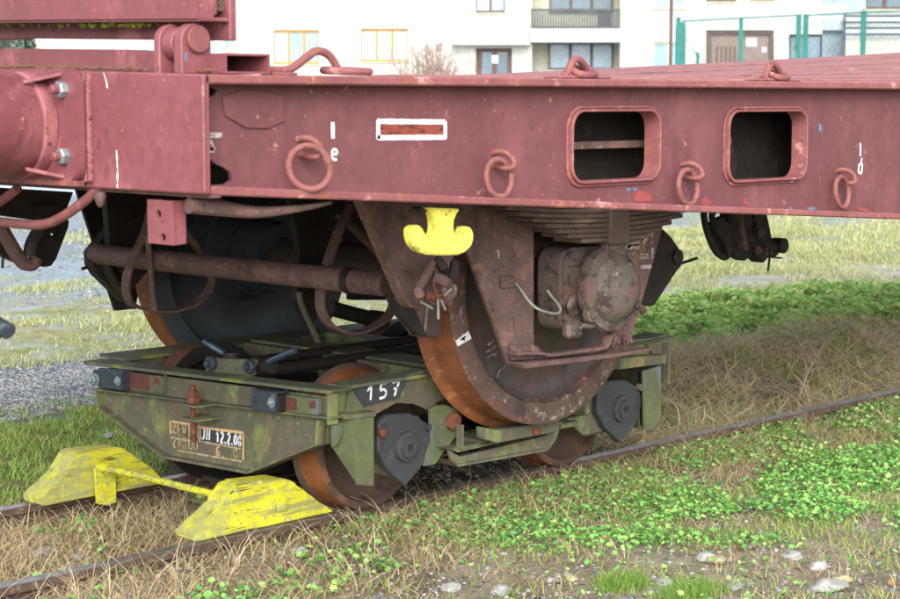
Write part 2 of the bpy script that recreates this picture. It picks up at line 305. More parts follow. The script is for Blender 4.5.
# stroke lettering: flat ribbons lying on the painted plate
GL = {'1': [[(0, .65), (.45, 1), (.45, 0)]], '5': [[(.9, 1), (.2, 1), (.1, .55), (.6, .6), (.9, .35), (.7, .05), (.05, 0)]],
 '7': [[(.05, .95), (.95, 1), (.45, 0)], [(.3, .5), (.85, .52)]], '2': [[(.05, .8), (.35, 1), (.8, .85), (.7, .5), (.05, 0), (.9, .03)]],
 '0': [[(.5, 1), (.1, .7), (.1, .3), (.5, 0), (.9, .3), (.9, .7), (.5, 1)]], '8': [[(.5, .52), (.15, .75), (.5, 1), (.85, .75), (.5, .52), (.1, .25), (.5, 0), (.9, .25), (.5, .52)]],
 '6': [[(.8, .95), (.3, .75), (.1, .3), (.5, 0), (.9, .25), (.55, .5), (.15, .35)]], 'J': [[(.7, 1), (.65, .2), (.35, 0), (.05, .2)]],
 'H': [[(.1, 1), (.1, 0)], [(.1, .5), (.85, .5)], [(.9, 1), (.85, 0)]], 'R': [[(.1, 0), (.1, 1), (.7, .95), (.75, .6), (.1, .5), (.85, 0)]],
 'E': [[(.85, 1), (.1, 1), (.1, 0), (.85, 0)], [(.1, .5), (.7, .5)]], 'V': [[(.05, 1), (.5, 0), (.95, 1)]], 'I': [[(.5, 1), (.5, 0)]],
 'Z': [[(.1, 1), (.9, 1), (.1, 0), (.9, 0)]], '.': [[(.3, .0), (.8, .09)]], 'B': [[(.1, 0), (.1, 1), (.7, .9), (.6, .55), (.1, .5), (.8, .3), (.7, 0), (.1, 0)]],
 'U': [[(.1, 1), (.1, .15), (.5, 0), (.9, .15), (.9, 1)]], 'D': [[(.1, 0), (.1, 1), (.7, .85), (.85, .4), (.6, .05), (.1, 0)]], 'm': [[(.05, 0), (.05, .7), (.35, .7), (.5, .55), (.5, 0)], [(.5, .6), (.8, .72), (.95, .5), (.95, 0)]],
 'e': [[(.1, .5), (.8, .5), (.7, .9), (.3, .95), (.05, .5), (.3, .02), (.8, .1)]], '/': [[(.2, 0), (.8, 1)]], ' ': []}
def strokes(name, polys, w, nrm, mat, parent, jitter=0):
    """polys: lists of world points; w: ribbon width; nrm: plate normal"""
    m = MB(); nrm = Vector(nrm).normalized()
    parts = []
    for P in polys:                                      # break the stroke where it turns sharply
        P = [Vector(p) for p in P]; cur = [P[0]]
        for i in range(1, len(P)):
            cur.append(P[i])
            if i < len(P)-1 and (P[i]-P[i-1]).length > 1e-6 and (P[i]-P[i-1]).angle(P[i+1]-P[i], 0) > .9: parts.append(cur); cur = [P[i]]
        parts.append(cur)
    for P in parts:
        Q = []
        for a, b in zip(P, P[1:]):
            k = max(1, int((b-a).length/.006)); Q += [a.lerp(b, i/k) for i in range(k)]
        Q.append(P[-1]); L_, R_ = [], []
        for i, p in enumerate(Q):
            t = (Q[min(i+1, len(Q)-1)]-Q[max(i-1, 0)]).normalized(); s_ = t.cross(nrm).normalized()
            ww = w*(1+jitter*random.uniform(-1, 1))/2
            L_.append(m.bm.verts.new(p+s_*ww+nrm*.0016)); R_.append(m.bm.verts.new(p-s_*ww+nrm*.0016))
        for i in range(len(Q)-1): m.bm.faces.new((L_[i], R_[i], R_[i+1], L_[i+1]))
    bm = m.bm
    if parent: bmesh.ops.translate(bm, verts=bm.verts, vec=-wloc(parent))
    me = bpy.data.meshes.new(name); bm.to_mesh(me); bm.free()
    return finish(name, me, mat, parent, 0)
def text(name, s, o, ux, uz, cw, gap, w, nrm, mat, parent, jitter=.15):
    """o: lower-left world point, ux / uz: vectors of one character width / height"""
    o, ux, uz = Vector(o), Vector(ux), Vector(uz); P = []; x = 0
    for ch in s:
        k = .5 if ch in '. ' else 1
        for pl in GL[ch]: P.append([o+ux*(x+a*cw*k)+uz*b for a, b in pl])
        x += cw*k+gap
    return strokes(name, P, w, nrm, mat, parent, jitter)
def fast_mesh(name, V, F, mat, tint=None, smooth=0, parent=None):
    """V (n,3) array, F (m,k) array of equal-size faces, tint per face"""
    me = bpy.data.meshes.new(name); k = F.shape[1]
    me.vertices.add(len(V)); me.vertices.foreach_set('co', V.astype(np.float32).ravel())
    me.loops.add(F.size); me.loops.foreach_set('vertex_index', F.astype(np.int32).ravel())
    me.polygons.add(len(F)); me.polygons.foreach_set('loop_start', np.arange(0, F.size, k, dtype=np.int32))
    me.update(calc_edges=True)
    if tint is not None:
        a = me.attributes.new('tint', 'FLOAT', 'FACE'); a.data.foreach_set('value', tint.astype(np.float32))
    o = bpy.data.objects.new(name, me); COL.objects.link(o); me.materials.append(M[mat])
    if smooth: me.polygons.foreach_set('use_smooth', [True]*len(me.polygons))
    return o
def hgt(x, y):
    """terrain height"""
    p = Vector((x, y, 0)); h = -.078
    d = max(0., abs(y)-.55)
    if abs(x) < 30 and abs(y) < 30:
        h += .022*mnoise.noise(p*2.1)+.010*mnoise.noise(p*9)+.004*mnoise.noise(p*31)
        if -1.3 < y < -.42: h += .040*math.exp(-((y+.52)/.16)**2)
        if abs(y) < .46: h = min(h, -.045)
        if x > 1.0 and y > -.1: h = h*(1-min(1, (x-1.0)/.5)*math.exp(-((y-.62)/.42)**4))+.055*min(1, (x-1.0)/.9)*math.exp(-((y-.62)/.36)**2)+.02*mnoise.noise(p*3)          # straw bank over the far rail
    return h
# ================================================================== THE SETTING
def axis_lines(c0, c1, step, far):
    a = list(np.arange(c0, c1+1e-6, step)); d = step
    while a[-1] < far: d *= 1.18; a.append(a[-1]+d)
    d = step
    while a[0] > -far: d *= 1.18; a.insert(0, a[0]-d)
    return a
xs, ys = axis_lines(-2.2, 5, .03, 600), axis_lines(-2.6, 3.2, .03, 600)
GV = np.array([(x, y, hgt(x, y)) for y in ys for x in xs]); nx = len(xs)
ii, jj = np.meshgrid(np.arange(nx-1), np.arange(len(ys)-1)); q = (jj*nx+ii).ravel()
GF = np.stack([q, q+1, q+nx+1, q+nx], 1)
ground = bpy.data.materials.new('earth and meadow'); ground.use_nodes = True; M['ground'] = ground
N, L = ground.node_tree.nodes, ground.node_tree.links; b = N['Principled BSDF']; b.inputs['Roughness'].default_value = .95; b.inputs['Specular IOR Level'].default_value = .1
pos = N.new('ShaderNodeNewGeometry').outputs['Position']; sep = N.new('ShaderNodeSeparateXYZ'); L.new(pos, sep.inputs[0])
wob = _rng(N, L, _noise(N, L, pos, .9, 4), .3, .7, -.6, .6)
wob2 = _rng(N, L, _noise(N, L, pos, .35, 4, off=2), .3, .7, -1.6, 1.6)
def madd(a, b_):
    m = N.new('ShaderNodeMath'); m.operation = 'ADD'; L.new(a, m.inputs[0]); L.new(b_, m.inputs[1]); return m.outputs[0]
def mmul(a, b_):
    m = N.new('ShaderNodeMath'); m.operation = 'MULTIPLY'; L.new(a, m.inputs[0]); L.new(b_, m.inputs[1]); return m.outputs[0]
yw, xw, yw2 = madd(sep.outputs[1], wob), madd(sep.outputs[0], wob), madd(sep.outputs[1], wob2)
dirt = _mix(N, L, _rng(N, L, _noise(N, L, pos, 5, 6, .7), .35, .65), lin('6e6352'), lin('968c7b'))
dirt = _mix(N, L, _rng(N, L, _noise(N, L, pos, 60, 5, .7, off=4), .5, .7), dirt, lin('aaa293'))
dirt = _mix(N, L, _rng(N, L, _noise(N, L, pos, 26, 5, .7, off=6), .56, .66), dirt, lin('40382d'))
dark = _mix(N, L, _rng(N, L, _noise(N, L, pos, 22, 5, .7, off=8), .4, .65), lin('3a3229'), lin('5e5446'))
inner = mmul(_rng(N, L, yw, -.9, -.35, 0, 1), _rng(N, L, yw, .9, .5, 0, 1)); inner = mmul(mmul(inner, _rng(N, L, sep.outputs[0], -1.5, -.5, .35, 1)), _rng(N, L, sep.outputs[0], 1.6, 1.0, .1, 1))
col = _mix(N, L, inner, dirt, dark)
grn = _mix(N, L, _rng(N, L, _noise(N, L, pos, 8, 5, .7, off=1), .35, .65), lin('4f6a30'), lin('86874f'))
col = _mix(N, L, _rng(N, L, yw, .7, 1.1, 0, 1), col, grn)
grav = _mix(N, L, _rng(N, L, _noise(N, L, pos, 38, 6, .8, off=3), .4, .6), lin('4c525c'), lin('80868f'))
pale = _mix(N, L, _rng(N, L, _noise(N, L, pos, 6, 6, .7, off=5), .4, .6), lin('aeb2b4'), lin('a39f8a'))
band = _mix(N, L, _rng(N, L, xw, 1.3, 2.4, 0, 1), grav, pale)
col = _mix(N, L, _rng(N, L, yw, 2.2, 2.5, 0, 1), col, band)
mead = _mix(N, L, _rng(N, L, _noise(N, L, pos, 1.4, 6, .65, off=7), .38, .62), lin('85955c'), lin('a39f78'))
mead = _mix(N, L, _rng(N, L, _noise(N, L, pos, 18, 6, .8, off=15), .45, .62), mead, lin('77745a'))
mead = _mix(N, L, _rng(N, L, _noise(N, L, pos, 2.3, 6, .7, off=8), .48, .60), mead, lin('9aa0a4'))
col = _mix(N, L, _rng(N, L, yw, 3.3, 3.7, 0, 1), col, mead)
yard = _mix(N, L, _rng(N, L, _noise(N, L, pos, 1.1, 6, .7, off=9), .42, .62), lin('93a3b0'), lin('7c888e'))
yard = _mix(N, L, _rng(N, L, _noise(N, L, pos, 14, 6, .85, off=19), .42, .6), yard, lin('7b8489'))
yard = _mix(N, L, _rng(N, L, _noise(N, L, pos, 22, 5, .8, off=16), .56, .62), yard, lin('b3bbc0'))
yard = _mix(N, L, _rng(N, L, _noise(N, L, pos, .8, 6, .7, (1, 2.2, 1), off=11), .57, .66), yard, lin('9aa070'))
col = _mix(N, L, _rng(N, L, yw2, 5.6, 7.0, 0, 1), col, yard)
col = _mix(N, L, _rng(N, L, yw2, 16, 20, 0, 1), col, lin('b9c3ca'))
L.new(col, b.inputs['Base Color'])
bp = N.new('ShaderNodeBump'); bp.inputs['Strength'].default_value = .8; bp.inputs['Distance'].default_value = .012
L.new(_noise(N, L, pos, 70, 6, .75, off=12), bp.inputs['Height']); L.new(bp.outputs[0], b.inputs['Normal'])
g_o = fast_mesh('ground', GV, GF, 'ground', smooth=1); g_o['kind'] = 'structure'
# rails -------------------------------------------------------------
def rail(y0, label):
    t = thing('rail', label, 'rail', (0, y0, 0), 'rails of the narrow gauge track')
    sgn = -1 if y0 < 0 else 1
    c = y0+sgn*.022                                       # running edge at |y| = .38
    X = np.arange(-9, 16, .25)
    def cy(x): return c+.0045*(x-.6)**2*(-1 if x > .6 else -.6)*.25
    prof = [(-.024, -.002), (.024, -.002), (.024, -.024), (.006, -.032), (.006, -.085), (.04, -.095), (.04, -.105), (-.04, -.105), (-.04, -.095), (-.006, -.085), (-.006, -.032), (-.024, -.024)]
    m = MB(); R = [[m.bm.verts.new((x, cy(x)+a, z)) for a, z in prof] for x in X]
    for A, B in zip(R, R[1:]):
        for k in range(len(prof)): m.bm.faces.new((A[k], A[(k+1) % 12], B[(k+1) % 12], B[k]))
    m.bm.faces.new(R[0]); m.bm.faces.new(R[-1][::-1]); m.build('rail_body', 'rail', t)
    m = MB(); R = [[m.bm.verts.new((x, cy(x)+a, z)) for a, z in ((-.022, 0), (.022, 0), (.022, -.0018), (-.022, -.0018))] for x in X]
    for A, B in zip(R, R[1:]):
        for k in range(4): m.bm.faces.new((A[k], A[(k+1) % 4], B[(k+1) % 4], B[k]))
    m.build('running_surface', 'railtop', t)
rail(-.38, 'rusty narrow gauge rail nearer the camera, running under the axle covers'); rail(.38, 'far rusty narrow gauge rail, half buried in straw behind the left chock')
# ================================================================== THE WAGON
W = thing('freight_wagon', 'faded red oxide flat freight wagon standing with its axle on the small green transporter truck', 'freight wagon', (0, 0, 0))
XE, XR, YN, YF = -1.82, 6.2, -1.40, 1.40
def zb(x): return 1.094-.0660*(x+1.82) if x < 1.6 else 1.094-.0660*3.42          # lower edge of the fish-bellied side beam
def rrect(x0, x1, z0, z1, r, n=6):
    o = []
    for cx, cz, a0 in ((x1-r, z1-r, 0), (x0+r, z1-r, 90), (x0+r, z0+r, 180), (x1-r, z0+r, 270)):
        for k in range(n+1):
            a = math.radians(a0+90*k/n); o.append((cx+r*math.cos(a), cz+r*math.sin(a)))
    return o
def web_sheet(name, outer, holes, y, th, mat, parent):
    """plate in the plane y with real openings, thickness th to +y"""
    bm = bmesh.new(); loops = []
    for lp in [outer]+holes:
        vs = [bm.verts.new((x, y, z)) for x, z in lp]; loops.append([bm.edges.new((vs[i], vs[(i+1) % len(vs)])) for i in range(len(vs))])
    r = bmesh.ops.triangle_fill(bm, use_beauty=True, use_dissolve=False, edges=bm.edges[:])
    faces = [f for f in bm.faces]
    e = bmesh.ops.extrude_face_region(bm, geom=faces)
    bmesh.ops.translate(bm, verts=[v for v in e['geom'] if isinstance(v, bmesh.types.BMVert)], vec=(0, th, 0))
    bmesh.ops.recalc_face_normals(bm, faces=bm.faces)
    me = bpy.data.meshes.new(name); bm.to_mesh(me); bm.free(); return finish(name, me, mat, parent, 30)
H1, H2 = (AY(568, 110, -1.34).x, AY(657, 110, -1.34).x), (AY(725, 110, -1.34).x, AY(804, 110, -1.34).x)
hz1, hz2 = (1.073, 1.277), (1.052, 1.273)
holes = [rrect(*H1, *hz1, .05), rrect(*H2, *hz2, .05),
         [(-1.795, 1.334), (-1.752, 1.334), (-1.735, 1.325), (-1.745, 1.314), (-1.766, 1.308), (-1.775, 1.292), (-1.795, 1.290)],
         [(-1.795, 1.172), (-1.765, 1.176), (-1.742, 1.160), (-1.722, 1.152), (-1.700, 1.140), (-1.695, 1.122), (-1.715, 1.112), (-1.76, 1.112), (-1.795, 1.116)]]
xp = [-1.80, -.5, .6, 1.6, XR]
outer = [(-1.80, 1.340)]+[(x, zb(x)+.014) for x in xp]+[(XR, 1.340)]
web_sheet('side_web', outer, holes, -1.34, .012, 'pinkweb', W)
for (x0, x1), (z0, z1) in ((H1, hz1), (H2, hz2)):
    o_, i_ = rrect(x0-.001, x1+.001, z0-.001, z1+.001, .051, 8), rrect(x0+.006, x1-.006, z0+.006, z1-.006, .046, 8)
    m = MB(); rings = [[m.bm.verts.new((x, y, z)) for x, z in lp] for lp, y in ((o_, -1.359), (o_, -1.298), (i_, -1.298), (i_, -1.359))]
    for A, B in zip(rings, rings[1:]+rings[:1]):
        for k in range(len(A)): m.bm.faces.new((A[k], A[(k+1) % len(A)], B[(k+1) % len(A)], B[k]))
    c = m.build('opening_collar', 'pink_edge', W, bev=.002)
    m = MB(); pth = rrect(x0-.006, x1+.006, z0-.006, z1+.006, .056, 8); pth.append(pth[0])
    m.tube([(x, -1.344+random.uniform(-.0015, .0015), z) for x, z in pth], [.005*random.uniform(.6, 1.4) for _ in pth], 6); m.build('weld_bead', 'pink_edge', c)
# flanges
MB().box(-1.815, XR, -1.40, -1.26, 1.339, 1.361).build('top_flange', 'pink_edge', W, bev=.004)
m = MB()
for a, b_ in zip(xp, xp[1:]): pass
pts = [(x, YN, zb(x)) for x in xp]; top = [(x, YN, zb(x)+.020) for x in reversed(xp)]
m.prism(pts+top, (0, .13, 0)); m.build('bottom_flange', 'pink_edge', W, bev=.004)
# far side beam, inner beams, cross members
MB().prism([(-1.79, 1.36, 1.36)]+[(x, 1.36, zb(x)) for x in xp]+[(XR, 1.36, 1.36)], (0, .03, 0)).build('far_side_beam', 'redbrown', W)
MB().prism([(-1.75, -1.15, 1.34)]+[(x, -1.15, zb(x)+.06) for x in xp]+[(XR, -1.15, 1.34)], (0, .02, 0)).build('inner_beam', 'black', W)
for yy in (-.35, .35): MB().box(-1.79, XR, yy, yy+.05, 1.16, 1.33).build('centre_beam', 'redbrown', W, bev=.004)
for xx in (-1.2, -.48, .18, .9, 1.7, 2.6, 3.5): MB().box(xx, xx+.05, -1.13, 1.35, 1.12, 1.33).build('cross_member', 'redbrown', W, bev=.004)
MB().box(-.6, .35, -1.26, -1.20, 1.165, 1.185).build('cable_tray', 'redbrown', W)
MB().box(-1.78, XR, -1.25, 1.35, 1.335, 1.345).build('deck_plate', 'redbrown', W)
# end plate (headstock) with its double plate, weld and ledge
cam_ = lambda y: 1.361+.021*min(1, max(0, (y+1.4)/.85))
ys_ = [-1.40, -.55, 0, .55, 1.40]
hs = MB().prism([(-1.82, -1.40, 1.094)]+[(-1.82, y, 1.094) for y in (0, 1.40)]+[(-1.82, y, cam_(min(y, -y) if y > 0 else y)) for y in reversed(ys_)], (.018, 0, 0)).build('headstock', 'pink', W, bev=.004)
MB().prism([(-1.802, -1.395, 1.086), (-1.802, 1.395, 1.086), (-1.802, 1.395, 1.094), (-1.802, -1.395, 1.094)], (.03, 0, 0)).build('headstock_lower_flange', 'redbrown', hs)
MB().box(-1.834, -1.8202, -.955, -.42, 1.108, 1.368).build('doubling_plate', 'pink', hs, bev=.003)
MB().box(-1.862, -1.8345, -.952, -.40, 1.098, 1.112).build('plate_ledge', 'pink_edge', hs, bev=.002)
m = MB()
for k in range(34):
    z = 1.115+k*.0074; m.lathe([(-.006, .003), (-.003, .0075), (.004, .008), (.008, .003)], (-1.826, -.962+random.uniform(-.002, .002), z), 'x', 7)
m.build('weld_seam', 'pink_edge', hs)
# small box of the corner: chipped edge of the end plate
MB().tube([(-1.822, -1.401, 1.10), (-1.822, -1.401, 1.355)], .004, 6).build('corner_weld', 'pink_edge', hs)
# buffers
def buffer(yc, near):
    s = 1 if near else -1
    zc = 1.243
    bp_ = MB().prism([(-1.858, yc+a, zc+b_) for a, b_ in rrect(-.212, .212, -.137, .137, .045, 8)], (.0235, 0, 0)).build('buffer', 'pink', W, bev=.004, seg=2)
    MB().lathe([(-.002, .133), (-.010, .132), (-.030, .130), (-.034, .124), (-.040, .124), (-.044, .127), (-.46, .119), (-.462, .10)], (-1.858, yc, zc), 'x', 72).build('buffer_casing', 'pink', bp_, smooth=40)
    MB().lathe([(-.46, .085), (-.60, .085), (-.605, .12), (-.62, .22), (-.64, .225), (-.655, .19), (-.66, .05)], (-1.858, yc, zc), 'x', 48).build('buffer_head', 'black', bp_)
    for zz, sg in ((zc+.086, 1), (zc-.082, -1)):
        for ss in (-1, 1):
            if ss*s < 0 or True:
                yb = yc+ss*.152
                MB().prism([(-1.859, yc+ss*.155, zc+sg*.118), (-1.859, yc+ss*.070, zc+sg*.112), (-1.925, yc+ss*.085, zc+sg*.098)], (0, 0, sg*.010)).build('gusset', 'pink', bp_, bev=.002)
    for zz in (zc+.086, zc-.073):
        for yb in (yc-.158, yc+.158):
            n_ = MB().lathe([(0, .0205), (-.016, .0205), (-.019, .018)], (-1.858, yb, zz), 'x', 6, ph=random.random()).build('nut', 'zinc', bp_)
            MB().lathe([(-.014, .0115), (-.034, .0115), (-.037, .009)], (-1.858, yb, zz), 'x', 14).build('bolt_end', 'pink', n_)
buffer(-.750, True); buffer(.750, False)
# folding end flap above the headstock
zf = lambda y: .024*min(1, max(0, (y+1.34)/.8))
fl = MB().prism([(-1.79, -1.345, 1.479), (-1.79, -.54, 1.500), (-1.79, 1.30, 1.500), (-1.79, 1.30, 1.80), (-1.79, -1.345, 1.80)], (.05, 0, 0)).build('folding_end_flap', 'pink', W, bev=.006, seg=2)
MB().prism([(-1.70, -1.345, 1.438), (-1.70, -.5, 1.463), (-1.70, 1.30, 1.463), (-1.70, 1.30, 1.80), (-1.70, -1.345, 1.80)], (.02, 0, 0)).build('rear_sheet', 'pink', fl, bev=.003)
MB().box(-1.7385, -1.7015, -1.325, 1.28, 1.505, 1.79).build('flap_core', 'redbrown', fl)
MB().box(-1.782, -1.7015, -1.3435, -1.325, 1.480, 1.489).build('end_lip', 'pink_edge', fl, bev=.002)
m = MB()
for k in range(26): 
    c = (-1.735+random.uniform(-.006, .006), -1.3395, 1.50+k*.008); m.lathe([(-.004, .003), (0, .007), (.004, .003)], c, 'y', 6)
m.build('weld_seam', 'pink_edge', fl)
m = MB()
for k in range(160):
    y = random.uniform(-1.2, .6) if k < 90 else random.choice([-.93, -.86, -1.06, -1.03])+random.gauss(0, .018)
    c = (-1.752+random.uniform(-.01, .02), y, 1.474+zf(y)+random.uniform(-.004, .003)); r = random.uniform(.003, .008)
    m.lathe([(-r, r*.3), (0, r), (r, r*.3)], c, 'z', 5)
tuft = m.build('moss_line', 'moss', fl); tuft['kind'] = 'stuff'
# lower cross tube under the flap, its open end to the side
def open_tube(name, x0, x1, y0, y1, z0, z1, t, mat, parent):
    m = MB(); R = []
    for (a, b_) in ((0, 0), (t, t)):
        for y in (y0, y1):
            R.append([m.bm.verts.new(p) for p in ((x0+a, y, z0+b_), (x1-a, y, z0+b_), (x1-a, y, z1-b_), (x0+a, y, z1-b_))])
    o0, o1, i0, i1 = R
    for A, B in ((o0, o1), (i1, i0), (i0, o0), (o1, i1)):
        for k in range(4): m.bm.faces.new((A[k], A[(k+1) % 4], B[(k+1) % 4], B[k]))
    return m.build(name, mat, parent)
ct = open_tube('cross_tube', -1.735, -1.605, -1.37, 1.3, 1.3635, 1.409, .005, 'pink', W)
ct['label'] = 'square tube with a dark open end'
MB().prism([(-1.735, -1.2, 1.409), (-1.735, -.5, 1.409), (-1.735, 1.0, 1.409), (-1.735, 1.0, 1.436), (-1.735, -.5, 1.436), (-1.735, -1.0, 1.424)], (.06, 0, 0)).build('tube_cap', 'pink', ct)
m = MB()
for k in range(260):
    y = random.uniform(-1.36, -.4); c = (-1.744+random.uniform(-.035, .004), y, 1.366+.021*min(1, (y+1.4)/.85)+random.uniform(0, .005)); r = random.uniform(.002, .005)
    m.lathe([(-r*.6, r*.4), (0, r), (r*.6, r*.3)], c, 'z', 5)
cr = m.build('grit_crumbs', 'straw', ct); cr['kind'] = 'stuff'
# hinge
def lug(y0, y1, mat='pink'):
    pts = [(-1.817, 1.362), (-1.817, 1.438)]+[(-1.775+.042*math.cos(math.radians(a)), 1.438+.038*math.sin(math.radians(a))) for a in range(165, -1, -15)]+[(-1.733, 1.362)]
    return MB().prism([(x, y0, z) for x, z in pts], (0, y1-y0, 0)).build('hinge_lug', mat, W, bev=.003)
l1 = lug(-1.318, -1.288); lug(-1.235, -1.212)
MB().lathe([(0, .037), (.040, .037)], (-1.778, -1.278, 1.432), 'y', 28).build('hinge_knuckle', 'pink', W, bev=.003)
MB().lathe([(0, .026), (-.008, .031), (-.012, .029), (-.012, .001)], (-1.775, -1.3185, 1.440), 'y', 28).build('hinge_pin', 'pink_edge', W)
MB().prism([AY(184.6, 53, -1.3195), AY(187, 52, -1.3195), AY(187.4, 60, -1.3195), AY(185, 61, -1.3195)], (0, .001, 0)).build('paint_chip', 'bluechip', l1, smooth=0)
# deck boards, rising towards the middle of the wagon
dk = bpy.data.objects.new('deck', None); COL.objects.link(dk); dk.parent = W
for k in range(11):
    y0 = -1.235+k*.235; x0 = -.62+.09*random.random()
    N_ = 14; X_ = [x0+(XR-x0)*i/N_ for i in range(N_+1)]
    rise = lambda x: .0385*max(0, x-.6)+.0012*max(0, x-.6)**2
    zt = lambda x, y: 1.372+rise(x)*(.12+.88*(y+1.24)/2.6)+.007*((k*7) % 3-1)
    m = MB(); m.hexa([(x, y0, 1.347) for x in X_]+[(x, y0, zt(x, y0)) for x in reversed(X_)], [(x, y0+.208, 1.347) for x in X_]+[(x, y0+.208, zt(x, y0+.208)) for x in reversed(X_)]); m.build('deck_board', 'deckgap', dk, bev=.003)
# number plate blank on the web
pl = [AY(x, y, -1.341) for x, y in ((222, 96), (240, 90.5), (262, 89.5), (283, 97), (284, 121), (268, 128.5), (245, 128), (224, 115.5))]
MB().prism(pl, (0, -.0045, 0)).build('blank_plate', 'pinkweb', W, bev=.0015)
# lashing rings with their eyes
def lashing(px, py, ex, ey, sx, tilt, R=None):
    a = AY(ex, ey, -1.345); c = AY(px, py, -1.378-.02*(tilt < -.2))
    R = R or .058
    m = MB(); m.tube([(a.x-.014, -1.338, a.z+.010), (a.x-.008, -1.358, a.z+.015), (a.x+.004, -1.378, a.z+.010), (a.x+.012, -1.392, a.z-.006), (a.x+.010, -1.396, a.z-.022), (a.x+.000, -1.384, a.z-.029), (a.x-.006, -1.338, a.z-.024)], .0080, 10)
    eye = m.build('ring_eye', 'ringpaint', W)
    MB().ring(c, R, .0082, 40, 10, u=(math.cos(tilt), math.sin(tilt), 0), v=(0, .12, 1), sx=sx).build('lashing_ring', 'ringpaint', eye)
lashing(309.5, 167.5, 303, 144, .98, -.45, .051); lashing(499, 178, 497, 157, .92, -.05, .049)
lashing(688, 187, 686, 168, .88, .0, .051); lashing(842, 192, 840, 174, .85, .05, .050)
# lashing eyes lying on the top flange
def topeye(px, lie, dx=0):
    a = AY(px, 75, -1.33); x, z = a.x, 1.364
    if lie:
        m = MB(); m.tube([(x-.17, -1.33, z+.010), (x-.10, -1.33, z+.010), (x-.05, -1.33, z+.036), (x-.01, -1.33, z+.056), (x+.03, -1.33, z+.046), (x+.06, -1.33, z+.012)], .0100, 10)
        e_ = m.build('top_eye', 'pink_edge', W)
        MB().ring((x+.085, -1.33, z+.010), .056, .0095, 36, 10, u=(1, 0, 0), v=(0, 1, .05)).build('lashing_ring', 'pink_edge', e_)
        MB().box(x-.165, x-.09, -1.355, -1.305, 1.3612, 1.368).build('eye_foot', 'pink_edge', e_, bev=.002)
    else:
        m = MB(); m.tube([(x-.065, -1.34, z+.004), (x-.04, -1.335, z+.012), (x-.015, -1.33, z+.040), (x+.005, -1.33, z+.052), (x+.03, -1.33, z+.044), (x+.06, -1.325, z+.020), (x+.075, -1.325, z+.004)], .0105, 10)
        e_ = m.build('top_eye', 'pink_edge', W)
        m = MB(); m.ring((x+.03, -1.335, z+.018), .052, .0100, 36, 10, u=(.85, .45, .10), v=(-.45, .85, .30), sx=1.1, sz=.6); m.build('lashing_ring', 'pink_edge', e_)
        MB().box(x-.10, x+.12, -1.362, -1.30, 1.3612, 1.369).build('eye_foot', 'pink_edge', e_, bev=.003)
topeye(320, True); topeye(575, False); topeye(771, False)
# markings
Wn = (0, -1, 0); yw_ = -1.3405
P_ = lambda l: [AY(x, y, yw_) for x, y in l]
strokes('white_frame', [P_([(377, 121.2), (445, 121.9)]), P_([(377, 137.6), (445.6, 137.2)]), P_([(377.8, 120), (377.8, 139)]), P_([(444.8, 121), (444.8, 138.5)])], .013, Wn, 'white', W, .1)
MB().prism(P_([(379.5, 124.6), (443.2, 125.2), (443.2, 134.6), (379.5, 134.9)]), (0, -.0012, 0)).build('rust_inset', 'inset', W, smooth=0)
strokes('white_mark', [P_([(332.3, 122), (332.5, 138.5)])], .012, Wn, 'white', W, .1)
strokes('white_mark', [P_([(332, 154.2), (336.5, 153.8), (336.5, 150.2), (333.2, 148.8), (331.6, 152), (331.9, 157.8), (334.5, 160), (336.5, 158.6)])], .007, Wn, 'white', W, .1)
strokes('white_mark', [P_([(860, 143), (860, 156)]), P_([(861.5, 158), (860.5, 163)]), P_([(861.8, 163), (858.5, 164.5), (857.8, 172), (861, 173.5), (862, 164)])], .009, Wn, 'white', W, .2)
strokes('stencil_mark', [P_([(205.5, 135.2), (222, 135)]), P_([(209.2, 140.5), (206, 150), (213.5, 150), (209.2, 140.5)]), P_([(209.4, 143), (209.4, 149.5)])], .012, Wn, 'chalk', W, .1)
def chip(pts, mat, y=-1.3405): MB().prism([AY(px, py, y) for px, py in pts], (0, -.0009, 0)).build('paint_chip', mat, W, smooth=0)
chip([(634, 194), (638, 190.5), (641, 190), (643, 191.5), (648, 192), (650, 195), (653, 197), (650.5, 199), (651, 201.5), (644, 201), (638, 202), (633, 200)], 'brightred')
chip([(625.5, 189), (629, 187), (631, 189.5), (628, 192)], 'bluechip'); chip([(633, 187.5), (637, 187.8), (636, 191), (633.5, 190.5)], 'bluechip')
chip([(700, 203), (704, 196), (708, 199), (712, 203.5), (704, 205.5)], 'brightred'); chip([(742, 203), (746, 198), (750, 206)], 'brightred')
chip([(818.5, 123), (821.5, 125), (822, 132), (819, 131)], 'bluechip'); chip([(788, 207.5), (791, 207), (793, 208.5), (790, 209)], 'bluechip')
chip([(806, 208), (812, 207), (818, 208.5), (810, 210)], 'bluechip'); chip([(856, 208), (862, 207), (868, 209), (870, 212), (860, 211)], 'brightred')
for (a, b_, c, d) in ((104, 72, 108, 88), (117, 150, 118, 188)):
    strokes('white_scratch', [[AX(a, b_, -1.8205), AX((a+c)/2+.6, (b_+d)/2, -1.8205), AX(c, d, -1.8205)]], .004, (-1, 0, 0), 'white', W, .8)
